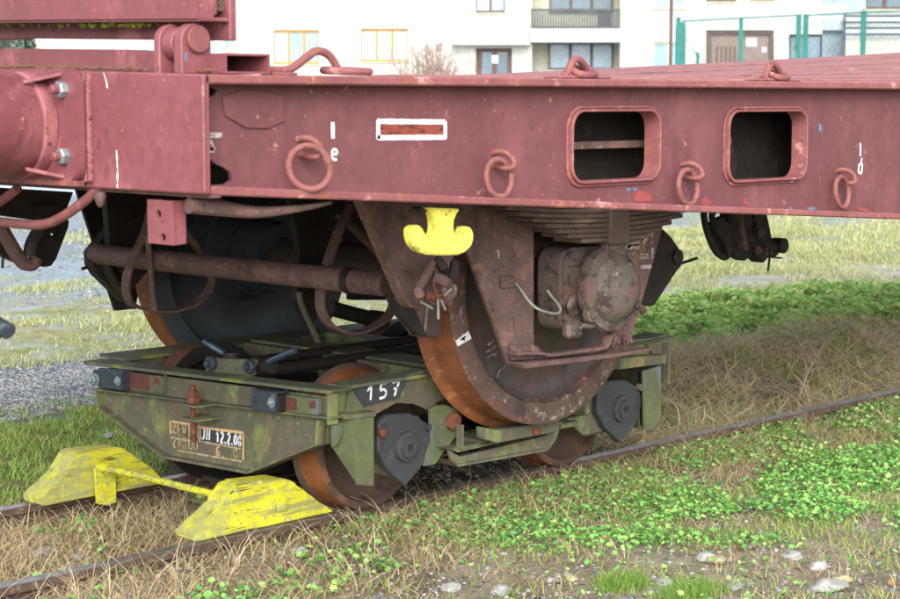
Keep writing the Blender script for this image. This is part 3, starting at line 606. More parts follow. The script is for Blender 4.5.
# pink bracket under the headstock corner, with two bolt holes
bm_o = (-1.80, -1.68)
y0, y1 = AX(172.5, 220, -1.8).y, AX(147.5, 220, -1.8).y
def hole_plate(name, yA, yB, z0, z1, hs_, r, x, th, mat, parent):
    bm = bmesh.new()
    for lp in [[(yA, z0), (yB, z0), (yB, z1), (yA, z1)]]+[[(cy+r*math.cos(k*math.pi/8), cz+r*math.sin(k*math.pi/8)) for k in range(16)] for cy, cz in hs_]:
        vs = [bm.verts.new((x, a, b2)) for a, b2 in lp]
        for i in range(len(vs)): bm.edges.new((vs[i], vs[(i+1) % len(vs)]))
    bmesh.ops.triangle_fill(bm, use_beauty=True, use_dissolve=False, edges=bm.edges[:])
    e = bmesh.ops.extrude_face_region(bm, geom=bm.faces[:]); bmesh.ops.translate(bm, verts=[v for v in e['geom'] if isinstance(v, bmesh.types.BMVert)], vec=(th, 0, 0))
    bmesh.ops.recalc_face_normals(bm, faces=bm.faces); me = bpy.data.meshes.new(name); bm.to_mesh(me); bm.free(); return finish(name, me, mat, parent, 30)
h1, h2 = AX(158.5, 214, -1.8), AX(163, 237.5, -1.8)
bk = hole_plate('step_bracket', y0, y1, .972, 1.074, [(h1.y, h1.z), (h2.y, h2.z)], .0105, -1.80, .008, 'pink', W)
MB().prism([(-1.79, y0, .972), (-1.762, y0, .974), (-1.762, y0, 1.074), (-1.79, y0, 1.074)], (0, .007, 0)).build('bracket_side', 'pink', bk)
MB().box(-1.79, -1.7625, y1-.007, y1, .975, 1.074).build('bracket_side', 'pink', bk)
MB().tube([(-1.79, -1.30, 1.066), (-1.72, -1.31, 1.058), (-1.62, -1.335, 1.044), (-1.5, -1.36, 1.050), (-1.42, -1.37, 1.060)], [.020, .020, .014, .008, .004], 10).build('bent_bar', 'redbrown', W)
# shunter's handrail under the buffer
hr = [AX(x, y, -1.80) for x, y in ((102, 184), (96, 190), (88, 198), (80, 204.5), (70, 212), (60, 218), (50, 222.5), (38, 224.8), (20, 224), (0, 222), (-40, 219), (-90, 214))]
MB().tube(hr, .0125, 12).build('shunter_handrail', 'pink_edge', W)
MB().tube([AX(x, y, -1.80) for x, y in ((18, 188), (8, 196), (-6, 206), (-20, 220))], .012, 10).build('air_pipe', 'pink_edge', W)
MB().lathe([(0, .013), (-.012, .015), (-.03, .009), (-.036, .004)], AX(100, 192, -1.82), 'z', 10).build('drain_plug', 'redbrown', W)
MB().tube([AX(x, y, -2.1) for x, y in ((-30, 240), (-22, 290), (-12, 322), (-4, 330))], .022, 12).build('brake_hose', 'black', W)
bh = MB().lathe([(0, .018), (.02, .030), (.034, .034), (.038, .020)], AX(-2, 330, -2.1), 'y', 20).build('hose_coupling', 'bluegrey', W)
MB().tube([AX(x, y, -2.1) for x, y in ((-3, 325), (4, 328), (8, 331))], [.02, .017, .02], 12).build('coupling_nose', 'bluegrey', bh)
# ------------------------------------------------------------------ wheelset
ZA = .7215
def big_wheel(s):
    """s=-1 near wheel (outer face at y=-.815)"""
    Y = lambda a: s*a
    prof = [(.815, .385), (.815, .448), (.810, .454), (.72, .459), (.705, .463), (.695, .478), (.685, .485), (.676, .480), (.675, .40), (.70, .385), (.735, .36), (.752, .26), (.74, .17), (.70, .145), (.66, .145), (.655, .085), (.83, .085), (.83, .12), (.80, .145), (.775, .20), (.772, .30), (.765, .35), (.79, .383)]
    wl = bpy.data.objects.new('wheel', None); COL.objects.link(wl); wl.parent = W; wl.location = (0, s*.75, ZA)
    o = (0, 0, ZA)
    face = [(a, r) for a, r in prof]
    MB().lathe([(Y(a), r) for a, r in [(.813, .386), (.815, .40), (.815, .446), (.809, .4535)]], o, 'y', 128).build('rim_face', 'rim', wl) if False else None
    def band(name, pts, mat, sm=40):
        m = MB(); rings = []
        for t, r in pts: rings.append([m.bm.verts.new((math.cos(2*math.pi*k/128)*r, Y(t), ZA+math.sin(2*math.pi*k/128)*r)) for k in range(128)])
        for A, B in zip(rings, rings[1:]):
            for k in range(128): m.bm.faces.new((A[k], A[(k+1) % 128], B[(k+1) % 128], B[k]))
        bm = m.bm; bmesh.ops.translate(bm, verts=bm.verts, vec=-wloc(wl))
        for f in bm.faces:
            f.normal_update()
        bmesh.ops.recalc_face_normals(bm, faces=bm.faces)
        me = bpy.data.meshes.new(name); bm.to_mesh(me); bm.free(); return finish(name, me, mat, wl, sm)
    band('outer_rim', [(.79, .375), (.8145, .386), (.8155, .444), (.8105, .4545)], 'rim')
    band('tread', [(.8105, .4545), (.72, .459), (.706, .462), (.697, .472), (.690, .482), (.684, .4855), (.678, .481), (.676, .470)], 'tread')
    band('inner_rim', [(.676, .470), (.675, .395), (.695, .382), (.73, .365)], 'rim' if s < 0 else 'fardisc')
    band('disc', [(.73, .365), (.748, .33), (.756, .25), (.74, .18), (.70, .150), (.655, .145), (.652, .085)], 'wheeldisc' if s < 0 else 'fardisc')
    band('web_plate', [(.79, .375), (.772, .35), (.770, .30), (.778, .22), (.795, .16), (.83, .125), (.832, .085)], 'wheeldisc')
    return wl
wn = big_wheel(-1); big_wheel(1)
MB().lathe([(-.93, .065), (-.84, .065), (-.83, .082), (-.66, .082), (-.64, .076), (.64, .076), (.66, .082), (.83, .082), (.84, .065), (1.05, .065)], (0, 0, ZA), 'y', 40).build('axle', 'wheeldisc', W)
MB().lathe([(.50, .079), (.50, .125), (.56, .135), (.65, .14), (.65, .079)], (0, 0, ZA), 'y', 48).build('axle_collar', 'fardisc', W)
Yr = -.8165
MB().prism([AY(x, y, Yr) for x, y in ((455.5, 341), (468, 331), (471.5, 338.5), (457.5, 346.5))], (0, -.001, 0)).build('rim_mark', 'white', wn, smooth=0)
strokes('rim_mark_arrow', [[AY(x, y, Yr-.0012) for x, y in ((460.5, 340), (465.5, 336.5))], [AY(x, y, Yr-.0012) for x, y in ((462, 337.5), (464.5, 340.5))]], .006, Wn, 'black', wn)
strokes('chalk_scribble', [[AY(x, y, -.775) for x, y in l] for l in (((485, 345), (489, 342), (488, 346), (493, 340)), ((486, 352), (492, 349), (495, 345)), ((487, 358), (492, 354), (495, 355), (496, 352)), ((497, 377), (499, 371), (505, 366)))], .0035, Wn, 'chalk', wn)
# ------------------------------------------------------------------ axle guards
YG = -.985
ag = MB().prism([AY(x, y, YG) for x, y in ((448, 196), (534, 196), (534, 345), (536, 362), (509, 366.5))], (0, .014, 0)).build('axle_guard', 'redbrown', W, bev=.002)
ag2 = MB().prism([AY(x, y, YG) for x, y in ((606, 196), (672, 196), (664, 217), (662, 232), (630, 344), (604, 350), (600, 330))], (0, .014, 0)).build('axle_guard', 'redbrown', W, bev=.002)
strokes('figure_one', [[AY(x, y, YG-.001) for x, y in ((496.5, 252), (498.5, 250), (498.3, 258.5))]], .006, Wn, 'chalk', ag, .2)
YS = YG-.001; PS = lambda l: [AY(x, y, YS) for x, y in l]
strokes('chalk_arrow', [PS([(624, 249), (631, 244), (639, 243)]), PS([(627, 247), (639, 246.5)]), PS([(643, 243.5), (647, 236), (650, 231.5), (652.5, 237)])], .014, Wn, 'chalk', ag2, .3)
a_ = AY(630.5, 259.5, YS); ux = (AY(650, 259, YS)-a_)/19.5; uz = Vector((0, 0, .024))
text('stencil_text', '00 mm', a_+ux*-3, ux, uz, 3.6, 1.0, .0045, Wn, 'chalk', ag2)
strokes('chalk_one', [PS([(652, 247.5), (652, 259)]), PS([(652, 242), (652, 244)])], .011, Wn, 'chalk', ag2)
strokes('chalk_bar', [PS([(640, 267), (651, 266.5)])], .012, Wn, 'chalk', ag2)
# far side axle guards (dark, seen between the wheels)
for xa, xb, sgn in ((-.62, -.24, 1), (.24, .62, -1)):
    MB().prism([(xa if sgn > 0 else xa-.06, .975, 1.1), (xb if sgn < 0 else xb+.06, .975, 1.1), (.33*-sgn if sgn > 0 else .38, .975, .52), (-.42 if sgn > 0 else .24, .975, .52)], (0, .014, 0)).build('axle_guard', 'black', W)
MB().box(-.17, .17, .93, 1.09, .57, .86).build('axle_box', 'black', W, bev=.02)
# leaf spring: each leaf a bar, the camber drawn by short segments
def spring(yc, mat, front=True):
    n = 9; cols_ = []
    for i in range(n):
        half = .175+(n-1-i)*.072 if True else 0
        half = .61-.056*i; zc_ = .998-i*.0150
        X_ = [-half+2*half*k/10 for k in range(11)]
        zz = lambda x: zc_+.050*(x/.66)**2
        pts = [(x, yc-.06, zz(x)-.0066) for x in X_]+[(x, yc-.06, zz(x)+.0066) for x in reversed(X_)]
        MB().prism(pts, (0, .12, 0)).build('spring_leaf', mat, W, bev=.0018)
    b0 = MB().box(-.045, .050, yc-.072, yc+.072, .862, 1.075).build('spring_buckle', mat, W, bev=.006)
    return b0
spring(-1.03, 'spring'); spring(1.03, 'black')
# ------------------------------------------------------------------ axle box
m = MB()
pts = [(a, b_) for a, b_ in rrect(-.165, .150, -.125, .130, .05, 5)]
m.prism([(a, -.90, ZA+b_) for a, b_ in pts], (0, -.11, 0))
bx = m.build('axle_box', 'axlebox', W, bev=.012, seg=2)
MB().lathe([(-.88, .10), (-.88, .112), (-1.02, .117), (-1.046, .119), (-1.048, .136), (-1.066, .137), (-1.068, .10)], (0, 0, ZA+.004), 'y', 56).build('box_barrel', 'axlebox', bx)
MB().lathe([(-1.068, .133), (-1.078, .132), (-1.080, .118), (-1.083, .108), (-1.100, .102), (-1.108, .088), (-1.116, .080), (-1.122, .060), (-1.125, .03), (-1.126, .006)], (0, 0, ZA+.004), 'y', 56).build('box_cover', 'axlebox', bx, smooth=50)
MB().box(-.140, -.03, -1.02, -1.0105, ZA+.075, ZA+.092).build('cast_rib', 'axlebox', bx, bev=.003)
MB().box(-.160, -.09, -1.035, -1.0, ZA-.145, ZA-.09).build('cast_foot', 'axlebox', bx, bev=.01)
MB().lathe([(0, .03), (-.012, .034), (-.02, .025)], (-.12, -1.01, ZA-.045), 'y', 16).build('oil_plug', 'axlebox', bx)
for an in (100, 215, 330):
    a = math.radians(an); p = Vector((math.cos(a)*.128, -1.078, ZA+.004+math.sin(a)*.128))
    MB().lathe([(.014, .026), (-.004, .024), (-.006, .012)], p, 'y', 16).build('bolt_boss', 'axlebox', bx)
    bolt(bx, p+Vector((0, -.004, 0)), 'y', 'axlebox', .013, .014)
MB().tube([AY(x, y, -1.06) for x, y in ((598, 322), (590, 326), (583, 325.5), (579, 329))], [.012, .010, .008, .006], 8).build('cast_hook', 'axlebox', bx)
MB().tube([AY(x, y, Y_) for x, y, Y_ in ((515, 283, -.992), (521, 290, -1.0), (528, 300, -1.02), (537, 308.5, -1.04), (548, 312.5, -1.05), (557, 313.5, -1.05), (560.5, 310, -1.05), (558, 304, -1.045), (552, 297, -1.04), (547, 290, -1.03))], .0042, 8).build('earthing_cable', 'wire', W)
MB().prism([AY(x, y, YG-.0005) for x, y in ((499, 276), (512, 275.5), (512.5, 287), (499.5, 288))], (0, -.012, 0)).build('cable_lug', 'redbrown', W, bev=.002); bolt(W, AY(510, 281, YG-.012), 'y', 'redbrown', .009, .009)
# tie bars under the axle box
MB().prism([AY(x, y, -1.0) for x, y in ((509, 361.5), (560, 356.6), (602, 352), (638, 346.5), (638, 349.5), (602, 356), (560, 361.5), (511, 367))], (0, -.055, 0)).build('tie_bar', 'redbrown', W, bev=.002)
MB().tube([AY(x, y, -1.03) for x, y in ((512, 353.5), (534, 353), (541, 353.5), (549, 355), (575, 351.5), (600, 348), (606, 344), (608.5, 336), (613, 333.5))], 0, flat=(.030, .010, (0, 1, 0))).build('strap', 'redbrown', W, bev=.002)
MB().prism([AY(x, y, -1.0) for x, y in ((510, 345), (534, 345.5), (540, 352), (534, 359), (510, 360))], (0, -.014, 0)).build('strap_foot', 'redbrown', W, bev=.002)
for x, y in ((517.5, 353), (531.5, 351.5), (614, 341), (627, 340.5)): bolt(W, AY(x, y, -1.015 if x < 600 else -1.0), 'y', 'redbrown', .0155, .016)
bolt(W, AY(642, 310, -1.0), 'y', 'redbrown', .013, .013)
# bracket plates and rope hook on the left of the near wheel
YB = -1.05
bp1 = MB().prism([AY(x, y, YB) for x, y in ((357, 200), (470, 204), (468, 212), (441, 298), (436, 306), (425, 302), (411, 304), (402, 300))], (0, .014, 0)).build('hanger_plate', 'redbrown', W, bev=.002)
MB().tube([AY(x, y, YB+.004) for x, y in ((358, 200), (380, 250), (402, 300), (411, 305))], 0, flat=(.034, .010, (0, 1, 0))).build('plate_edge_strip', 'redbrown', bp1)
MB().prism([AY(x, y, YB-.001) for x, y in ((385, 236), (392, 240), (406, 290), (407, 298), (400, 282))], (0, -.0008, 0)).build('red_streak', 'brightred', bp1, smooth=0) if False else None
hk = [(428, 207.5), (461, 208.8), (457.5, 214), (455, 220), (454.3, 227), (455, 233), (458, 236), (462, 233.5), (462.5, 229), (466, 226), (471, 227.5), (474, 232), (474.3, 239), (472, 246), (466, 252), (459, 254.8), (441, 255.3), (427, 254.5), (419, 251), (413.5, 245), (411, 238), (410.6, 230), (413, 226), (418, 225), (422.5, 227), (425, 232), (427.5, 236.5), (431, 237.5), (434, 234), (435, 226), (434, 217), (431, 211)]
MB().prism([AY(x, y, -1.36) for x, y in hk], (0, .030, 0)).build('rope_hook', 'lemon', W, bev=.004, seg=2, label='yellow painted double rope hook')
MB().prism([AY(x, y, -1.345) for x, y in ((425, 207), (464, 208), (466, 214), (458, 216), (430, 214), (424, 211))], (0, .05, 0)).build('hook_mount', 'black', W, bev=.004)
# castings and split pins below the hook
jumble = [((432, 262), (418, 290), .012, 'redbrown'), ((418, 290), (419, 300), .013, 'redbrown'), ((455, 262), (449, 292), .014, 'black'), ((449, 292), (441, 302), .016, 'redbrown'), ((432, 276), (452, 286), .016, 'redbrown'), ((436, 258), (446, 275), .013, 'black'), ((425, 296), (447, 300), .012, 'rust')]
for a, b_, r, mt in jumble: MB().tube([AY(*a, -1.12), AY((a[0]+b_[0])/2+1, (a[1]+b_[1])/2, -1.13), AY(*b_, -1.11)], [r, r*1.15, r*.9], 9).build('brake_linkage', mt, W)
MB().ring(AY(449, 289, -1.13), .020, .009, 20, 8, u=(1, 0, 0), v=(0, .3, 1)).build('shackle', 'redbrown', W)
for l in (((433, 280), (436, 294), (439, 300)), ((431, 298), (441, 295), (444, 293)), ((438, 299), (438.4, 319)), ((421, 302), (432.5, 308.5)), ((441, 300), (445.5, 310)), ((444, 296), (451, 289))):
    MB().tube([AY(x, y, -1.15) for x, y in l], .0034, 6).build('split_pin', 'rust' if l[0][0] in (433, 431) else 'wire', W)
# brake block, its hanger and the pad seen before the tread
MB().prism([AY(x, y, -.83) for x, y in ((396, 299), (427, 303), (427, 337), (420, 334), (405, 316))], (0, .05, 0)).build('brake_hanger', 'redbrown', W, bev=.003)
MB().prism([AY(x, y, -.84) for x, y in ((428, 300), (441, 304), (443, 334), (440, 338.5), (424, 337.5)  )], (0, .075, 0)).build('brake_block', 'wheeldisc', W, bev=.006)
MB().prism([AY(x, y, -.86) for x, y in ((388, 262), (397, 258), (412, 303), (428, 336), (418, 335), (398, 312))], (0, .03, 0)).build('brake_hanger', 'black', W, bev=.003)
# brake shaft across the wagon, its end plates and the two safety loops
MB().lathe([(-.80, .030), (-.79, .036), (.68, .036), (.70, .030)], (-.70, 0, .768), 'y', 24).build('brake_shaft', 'redbrown', W)
MB().lathe([(-.66, .040), (-.63, .040)], (-.70, 0, .768), 'y', 24).build('shaft_collar', 'black', W)
ep = lambda l, Y_, th, mt: MB().prism([AY(x, y, Y_) for x, y in l], (0, th, 0)).build('brake_end_plate', mt, W, bev=.003)
ep(((108, 232), (96, 246), (91, 252), (92, 265), (98, 275), (127, 303), (134, 300), (120, 262), (118, 240), (112, 226)), .66, .05, 'black')
MB().tube([AY(x, y, .63) for x, y in ((112, 240), (106, 252), (107, 268), (113, 280), (128, 301), (132, 308))], 0, flat=(.05, .010, (0, 1, 0))).build('end_strap', 'black', W)
MB().tube([AY(x, y, .70) for x, y in ((82, 269), (92, 265), (96, 262))], .006, 6).build('split_pin', 'black', W)
MB().tube([AY(x, y, .70) for x, y in ((87, 262), (93, 268))], .004, 6).build('split_pin', 'black', W)
def loop(pts, Y_, nm='safety_loop', wd=.040): MB().tube([AY(x, y, Y_) for x, y in pts], 0, flat=(wd, .008, (0, 1, 0))).build(nm, 'redbrown', W)
loop(((352, 205), (343, 222), (334, 243), (326, 268), (321, 288), (320, 303), (323, 315), (330, 325), (340, 331), (352, 333), (366, 330), (378, 324), (387, 317), (393, 306), (391, 296)), -.42)
loop(((152, 205), (145, 232), (134, 256), (127, 275), (126, 290), (130, 302), (141, 308), (156, 311), (172, 311), (188, 307), (200, 300), (208, 290), (212, 278), (200, 252), (184, 230), (170, 200)), .36)
MB().tube([AY(x, y, .30) for x, y in ((147, 236), (150, 262), (152, 290), (155, 311))], 0, flat=(.025, .006, (0, 1, 0))).build('loop_brace', 'redbrown', W)
MB().tube([AY(x, y, -.2) for x, y in ((299, 292), (301, 304), (309, 322), (318, 342))], 0, flat=(.02, .008, (0, 1, 0))).build('hanger_rod', 'green', W)
MB().tube([AY(x, y, -.3) for x, y in ((340, 216), (360, 234), (382, 258), (394, 280), (402, 300))], 0, flat=(.04, .012, (0, 1, 0))).build('brake_brace', 'redbrown', W)
MB().prism([AY(x, y, 0) for x, y in ((290, 200), (346, 200), (330, 250), (322, 300), (312, 330), (296, 300), (300, 250))], (0, .03, 0)).build('brake_lever', 'black', W)
MB().tube([AY(x, y, -.1) for x, y in ((330, 308), (352, 314), (385, 322))], .026, 12).build('pull_rod', 'black', W)
MB().lathe([(0, .035), (.05, .035)], AY(381, 321, -.12), 'y', 20).build('rod_boss', 'black', W)
MB().prism([AY(x, y, .2) for x, y in ((345, 192), (425, 192), (425, 262), (396, 270), (388, 300), (352, 300))], (0, .03, 0)).build('brake_beam_plate', 'black', W)
MB().prism([AY(x, y, .60) for x, y in ((106, 190), (300, 198), (300, 212), (178, 212), (160, 236), (150, 268), (132, 290), (118, 262), (110, 250))], (0, .03, 0)).build('hanger_plate', 'black', W)
# right-hand brake block beyond the wheel
rb = MB().prism([AY(x, y, -.70) for x, y in ((664, 229), (673, 238), (681, 250), (683.5, 264), (676, 274), (655, 306), (640, 306), (652, 262))], (0, .06, 0)).build('brake_block', 'black', W, bev=.006)
MB().lathe([(0, .02), (-.012, .028), (-.02, .016)], AY(676, 257, -.70), 'y', 16).build('hanger_boss', 'black', rb)
MB().tube([AY(x, y, -.70) for x, y in ((682, 263), (690, 260.5), (697, 258))], .0055, 6).build('split_pin', 'black', rb)
# dark brake parts hanging further along the wagon
def hang(pl_, Y_, th=.03, r=None): MB().prism([AY(x, y, Y_) for x, y in pl_], (0, th, 0)).build('brake_hanger', 'black', W, bev=.003)
MB().tube([AY(x, y, -.62) for x, y in ((704, 196), (704, 216), (708, 234), (715, 250), (723, 257), (728, 254), (724, 240), (716, 228), (712, 214), (722, 206))], .013, 8).build('hanger_loop', 'black', W)
hang(((712, 222), (722, 216), (731, 226), (733, 252), (727, 258), (718, 252)), -.60, .02)
hang(((730, 200), (750, 200), (754, 226), (757, 248), (752, 256), (745, 261), (735, 256), (729, 240), (728, 224)), -.55, .045)
MB().tube([AY(x, y, -.60) for x, y in ((738, 200), (741, 226), (746, 250))], .012, 8).build('hanger_rib', 'redbrown', W)
hang(((755, 200), (764, 200), (769, 222), (772, 238), (780, 240), (782, 251), (775, 258), (768, 258), (764, 263), (757, 257), (752, 240)), -.5, .06)
MB().tube([AY(x, y, -.54) for x, y in ((752, 226), (758, 238), (768, 244), (777, 246))], [.02, .024, .022, .02], 9).build('brake_linkage', 'black', W)
for x, y in ((761, 232), (768, 252), (758, 250), (741, 244)): bolt(W, AY(x, y, -.58), 'y', 'redbrown', .013, .013)
MB().tube([AY(x, y, -.6) for x, y in ((772, 244), (770, 254), (768, 271))], .005, 6).build('split_pin', 'black', W)
MB().tube([AY(x, y, -.6) for x, y in ((768, 257), (782, 258))], .004, 6).build('split_pin', 'black', W)
MB().lathe([(0, .03), (-.05, .03)], AY(774, 245, -.52), 'y', 16).build('hanger_boss', 'black', W)
YH = .25
hang(((-30, 180), (112, 192), (70, 206), (69, 228), (56, 263), (50, 268), (40, 266), (34, 258), (10, 235), (-30, 228)), YH, .03) if False else None
m_ = [(-40, 185), (74, 192), (66, 212), (40, 210), (34, 220), (-40, 210)]
hang(m_, YH)
# plate with its L-shaped opening
def lplate():
    o_ = [(38, 205), (62, 205), (69, 222), (68, 228), (56, 259), (51, 266), (44, 267), (36, 262), (38, 240)]
    h_ = [(50, 234), (55, 235), (58, 229), (60, 230), (57, 238), (53, 238)]
    out = [AY(x, y, YH-.02) for x, y in o_]; hl = [AY(x, y, YH-.02) for x, y in ((49.5, 232.8), (54.5, 233.8), (56.5, 228.6), (59.8, 227.8), (58.5, 234), (55.8, 238.2), (53.8, 238.2))]
    web_sheet('brake_plate', [(p.x, p.z) for p in out], [[(p.x, p.z) for p in hl]], YH-.02, .03, 'black', W)
lplate()
MB().tube([AY(x, y, YH-.08) for x, y in ((0, 226), (8, 240), (17, 255), (24, 263), (32, 264), (36, 258))], .022, 10).build('brake_linkage', 'redbrown', W)
MB().tube([AY(x, y, YH-.1) for x, y in ((45, 222), (38, 234), (32, 246), (31, 256))], .024, 10).build('brake_linkage', 'black', W)
hang(((-20, 236), (6, 236), (20, 256), (24, 264), (10, 258), (-20, 246)), YH, .06)
MB().tube([AY(x, y, YH-.1) for x, y in ((3, 256), (2.4, 268))], .004, 6).build('split_pin', 'black', W)

# ================================================================== THE TRANSPORTER TRUCK
RW = .224
T = thing('transporter_truck', 'small moss stained green narrow gauge transporter truck carrying the wagon axle, number 157', 'rail truck', (0, 0, 0))
ZT = .432
YNr, YFr = -.62, .62
XF, XB = -.78, .86
# top plates
MB().prism([AX(330, 394.5, -.80), AX(332.5, 391.2, -.80), AX(83, 361, -.80), AX(83, 364.5, -.80)], (.085, 0, 0)).build('end_top_plate', 'green_top', T, bev=.002)
zt = AX(332, 391, -.80).z
def yplate(y0, y1, x0, x1, z, th, nm, mat='green_top'): return MB().box(x0, x1, y0, y1, z-th, z).build(nm, mat, T, bev=.002)
yplate(-.632, -.545, -.712, .90, zt, .011, 'side_top_plate'); yplate(.50, .66, -.712, .90, .418, .011, 'side_top_plate')
# end beam: upper band, ledge, apron with raised rim
NA = [(94, 389.5), (96.7, 408.5), (162, 458.7), (247, 474.4), (315.5, 446.3), (318, 421)]
A3 = [AX(x, y, -.80) for x, y in NA]
MB().prism([AX(98, 368, -.775), AX(330, 397, -.775), AX(330, 422, -.775), AX(98, 391, -.775)], (.012, 0, 0)).build('end_band', 'green', T, bev=.001)
MB().prism([AX(92, 388.5, -.805), AX(330, 418.0, -.805), AX(330, 420.0, -.805), AX(92, 390.5, -.805)], (.045, 0, 0)).build('end_ledge', 'green_top', T, bev=.002)
MB().prism([Vector((-.772, p.y, p.z)) for p in A3], (.010, 0, 0)).build('apron_plate', 'green', T)
c3 = sum(A3, Vector())/len(A3)
for a, b_ in zip(A3, A3[1:]):
    d = (b_-a).normalized(); n_ = Vector((0, -d.z, d.y)); 
    if n_.dot(c3-a) < 0: n_ = -n_
    MB().prism([a, b_, b_+n_*.009, a+n_*.009], (.06, 0, 0)).build('apron_rim', 'green', T, bev=.0015)
# side gusset at the near corner
MB().prism([(-.772, -.640, .345), (-.735, -.640, .345), (-.735, -.640, .315), (-.750, -.640, .285), (-.772, -.640, .275)], (0, .01, 0)).build('corner_plate', 'mossy', T)
MB().box(-.80, -.762, -.6525, -.642, .345, zt-.012).build('corner_post', 'green', T, bev=.001)
def edge_sep(px, y0, y1): MB().prism([AX(px, y0, -.7755), AX(px+2, y0, -.7755), AX(px+2, y1, -.7755), AX(px, y1, -.7755)], (-.006, 0, 0)).build('band_joint', 'green_top', T)
edge_sep(165, 372, 392); edge_sep(319, 397, 418)
# brackets, pads
def fbox(pts, x, th, nm, mat, bev=.003): return MB().prism([AX(a, b_, x) for a, b_ in pts], (th, 0, 0)).build(nm, mat, T, bev=bev)
b1 = fbox(((101, 369), (121, 371), (121.5, 390.5), (101, 388)), -.83, .05, 'coupling_bracket', 'bluegrey', .0018)
b2 = fbox(((251, 389), (276, 392.5), (276, 413), (251, 409.5)), -.83, .05, 'coupling_bracket', 'bluegrey', .0018)
MB().prism([AX(93, 370, -.815), AX(101, 369, -.815), AX(101, 386, -.815), (AX(92, 386, -.815))], (.03, 0, 0)).build('bracket_cheek', 'bluegrey', b1, bev=.003)
MB().prism([AX(276.3, 394, -.828), AX(279.5, 396.5, -.828), AX(279.5, 411, -.828), AX(276.3, 413, -.828)], (.045, 0, 0)).build('bracket_cheek', 'black', b2)
bolt(b1, AX(118, 381, -.831), 'x', 'zinc', .012, .010); bolt(b1, AX(96, 379.5, -.816), 'x', 'zinc', .016, .02); bolt(b2, AX(271.5, 402.5, -.831), 'x', 'zinc', .012, .010); bolt(b2, AX(254.5, 400, -.831), 'x', 'bluegrey', .009, .008)
fbox(((123, 371.5), (163, 377), (163, 394), (123, 389.5)), -.792, .016, 'pad_plate', 'green'); fbox(((129, 373), (148, 375.4), (148, 390), (129, 388)), -.796, .004, 'rust_patch', 'redpatch', 0)
fbox(((280, 394), (317, 399), (317, 415.5), (280, 411.5)), -.800, .024, 'pad_plate', 'mossy'); fbox(((286, 397), (296, 398.5), (296, 411), (286, 409.5)), -.8035, .004, 'rust_patch', 'redpatch', 0)
fbox(((309, 400.5), (315, 401.5), (315, 409), (309, 408)), -.8035, .004, 'rust_patch', 'redpatch', 0); bolt(T, AX(156.5, 381, -.793), 'x', 'rust', .010, .008)
# threaded rod with nuts and lugs
sx = -.845; r0, r1 = AX(193.5, 442, sx), AX(194, 385, sx)
rd = MB().lathe([(0, .0105)]+[(.002+k*.004, .0108 if k % 2 else .0092) for k in range(int((r1.z-r0.z)/.004))], (sx, r0.y, r0.z), 'z', 14).build('threaded_rod', 'rust', T)
MB().lathe([(0, .021), (.022, .021)], AX(193.5, 403, sx), 'z', 6).build('nut', 'rust', rd); MB().lathe([(0, .018), (.017, .018)], AX(193.5, 396, sx), 'z', 6).build('nut', 'rust', rd)
for yy in (404.5, 418.5):
    p = AX(193.5, yy, sx); MB().prism([(-.874, p.y-.05, p.z-.004), (-.874, p.y+.03, p.z-.004), (-.772, p.y+.05, p.z-.004), (-.772, p.y-.06, p.z-.004)], (0, 0, .007)).build('rod_lug', 'green_top', T, bev=.002)
# inspection panel lettering
XA = -.7728; PA = lambda l: [AX(x, y, XA) for x, y in l]; NX = (-1, 0, 0)
MB().prism([AX(x, y, -.7722) for x, y in ((201.5, 428.5), (242.5, 434.5), (242, 447.5), (202, 441))], (-.0008, 0, 0)).build('dark_field', 'charcoal', T, smooth=0)
strokes('panel_border', [PA([(170.5, 421), (171, 434)]), PA([(172, 421.5), (192, 424.6)]), PA([(199, 427), (243.8, 433)]), PA([(243.8, 433), (243.5, 460)]), PA([(200.5, 427), (200.5, 440)])], .0085, NX, 'orangeline', T, .25)
strokes('panel_border', [PA([(171, 437.5), (192, 441)]), PA([(178, 450.5), (242, 461.5)]), PA([(199, 441), (241, 449)])], .006, NX, 'dullline', T, .4)
def ptext(nm, s, p0, p1, h, cw, gap, wd, mat, tilt=0):
    a, b2 = AX(*p0, XA-.0006), AX(*p1, XA-.0006); n_ = sum(.5*cw+gap if c in '. ' else cw+gap for c in s)
    return text(nm, s, a, (b2-a)/n_, Vector((0, 0, h))+(b2-a).normalized()*tilt, cw, gap, wd, NX, mat, T)
ptext('stencil_word', 'REVIZE', (172.8, 434.5), (203, 439), .040, 1, .25, .0075, 'dullline')
ptext('hand_lettering', 'JH', (202.2, 439.3), (211.4, 440.4), .036, 1, .35, .0068, 'white', .002)
ptext('hand_lettering', '12.2.08', (216.5, 441.8), (242.4, 446.6), .036, 1, .3, .0078, 'white', .004)
ptext('stencil_word', 'ZVBUD', (173, 447), (200, 450.5), .034, 1, .35, .006, 'dullline')
ptext('stencil_figure', '6.', (216, 455.8), (226, 457.5), .034, 1, .3, .006, 'orangeline'); ptext('stencil_figure', '0', (234, 457.5), (239, 458.3), .028, 1, .2, .005, 'dullline')
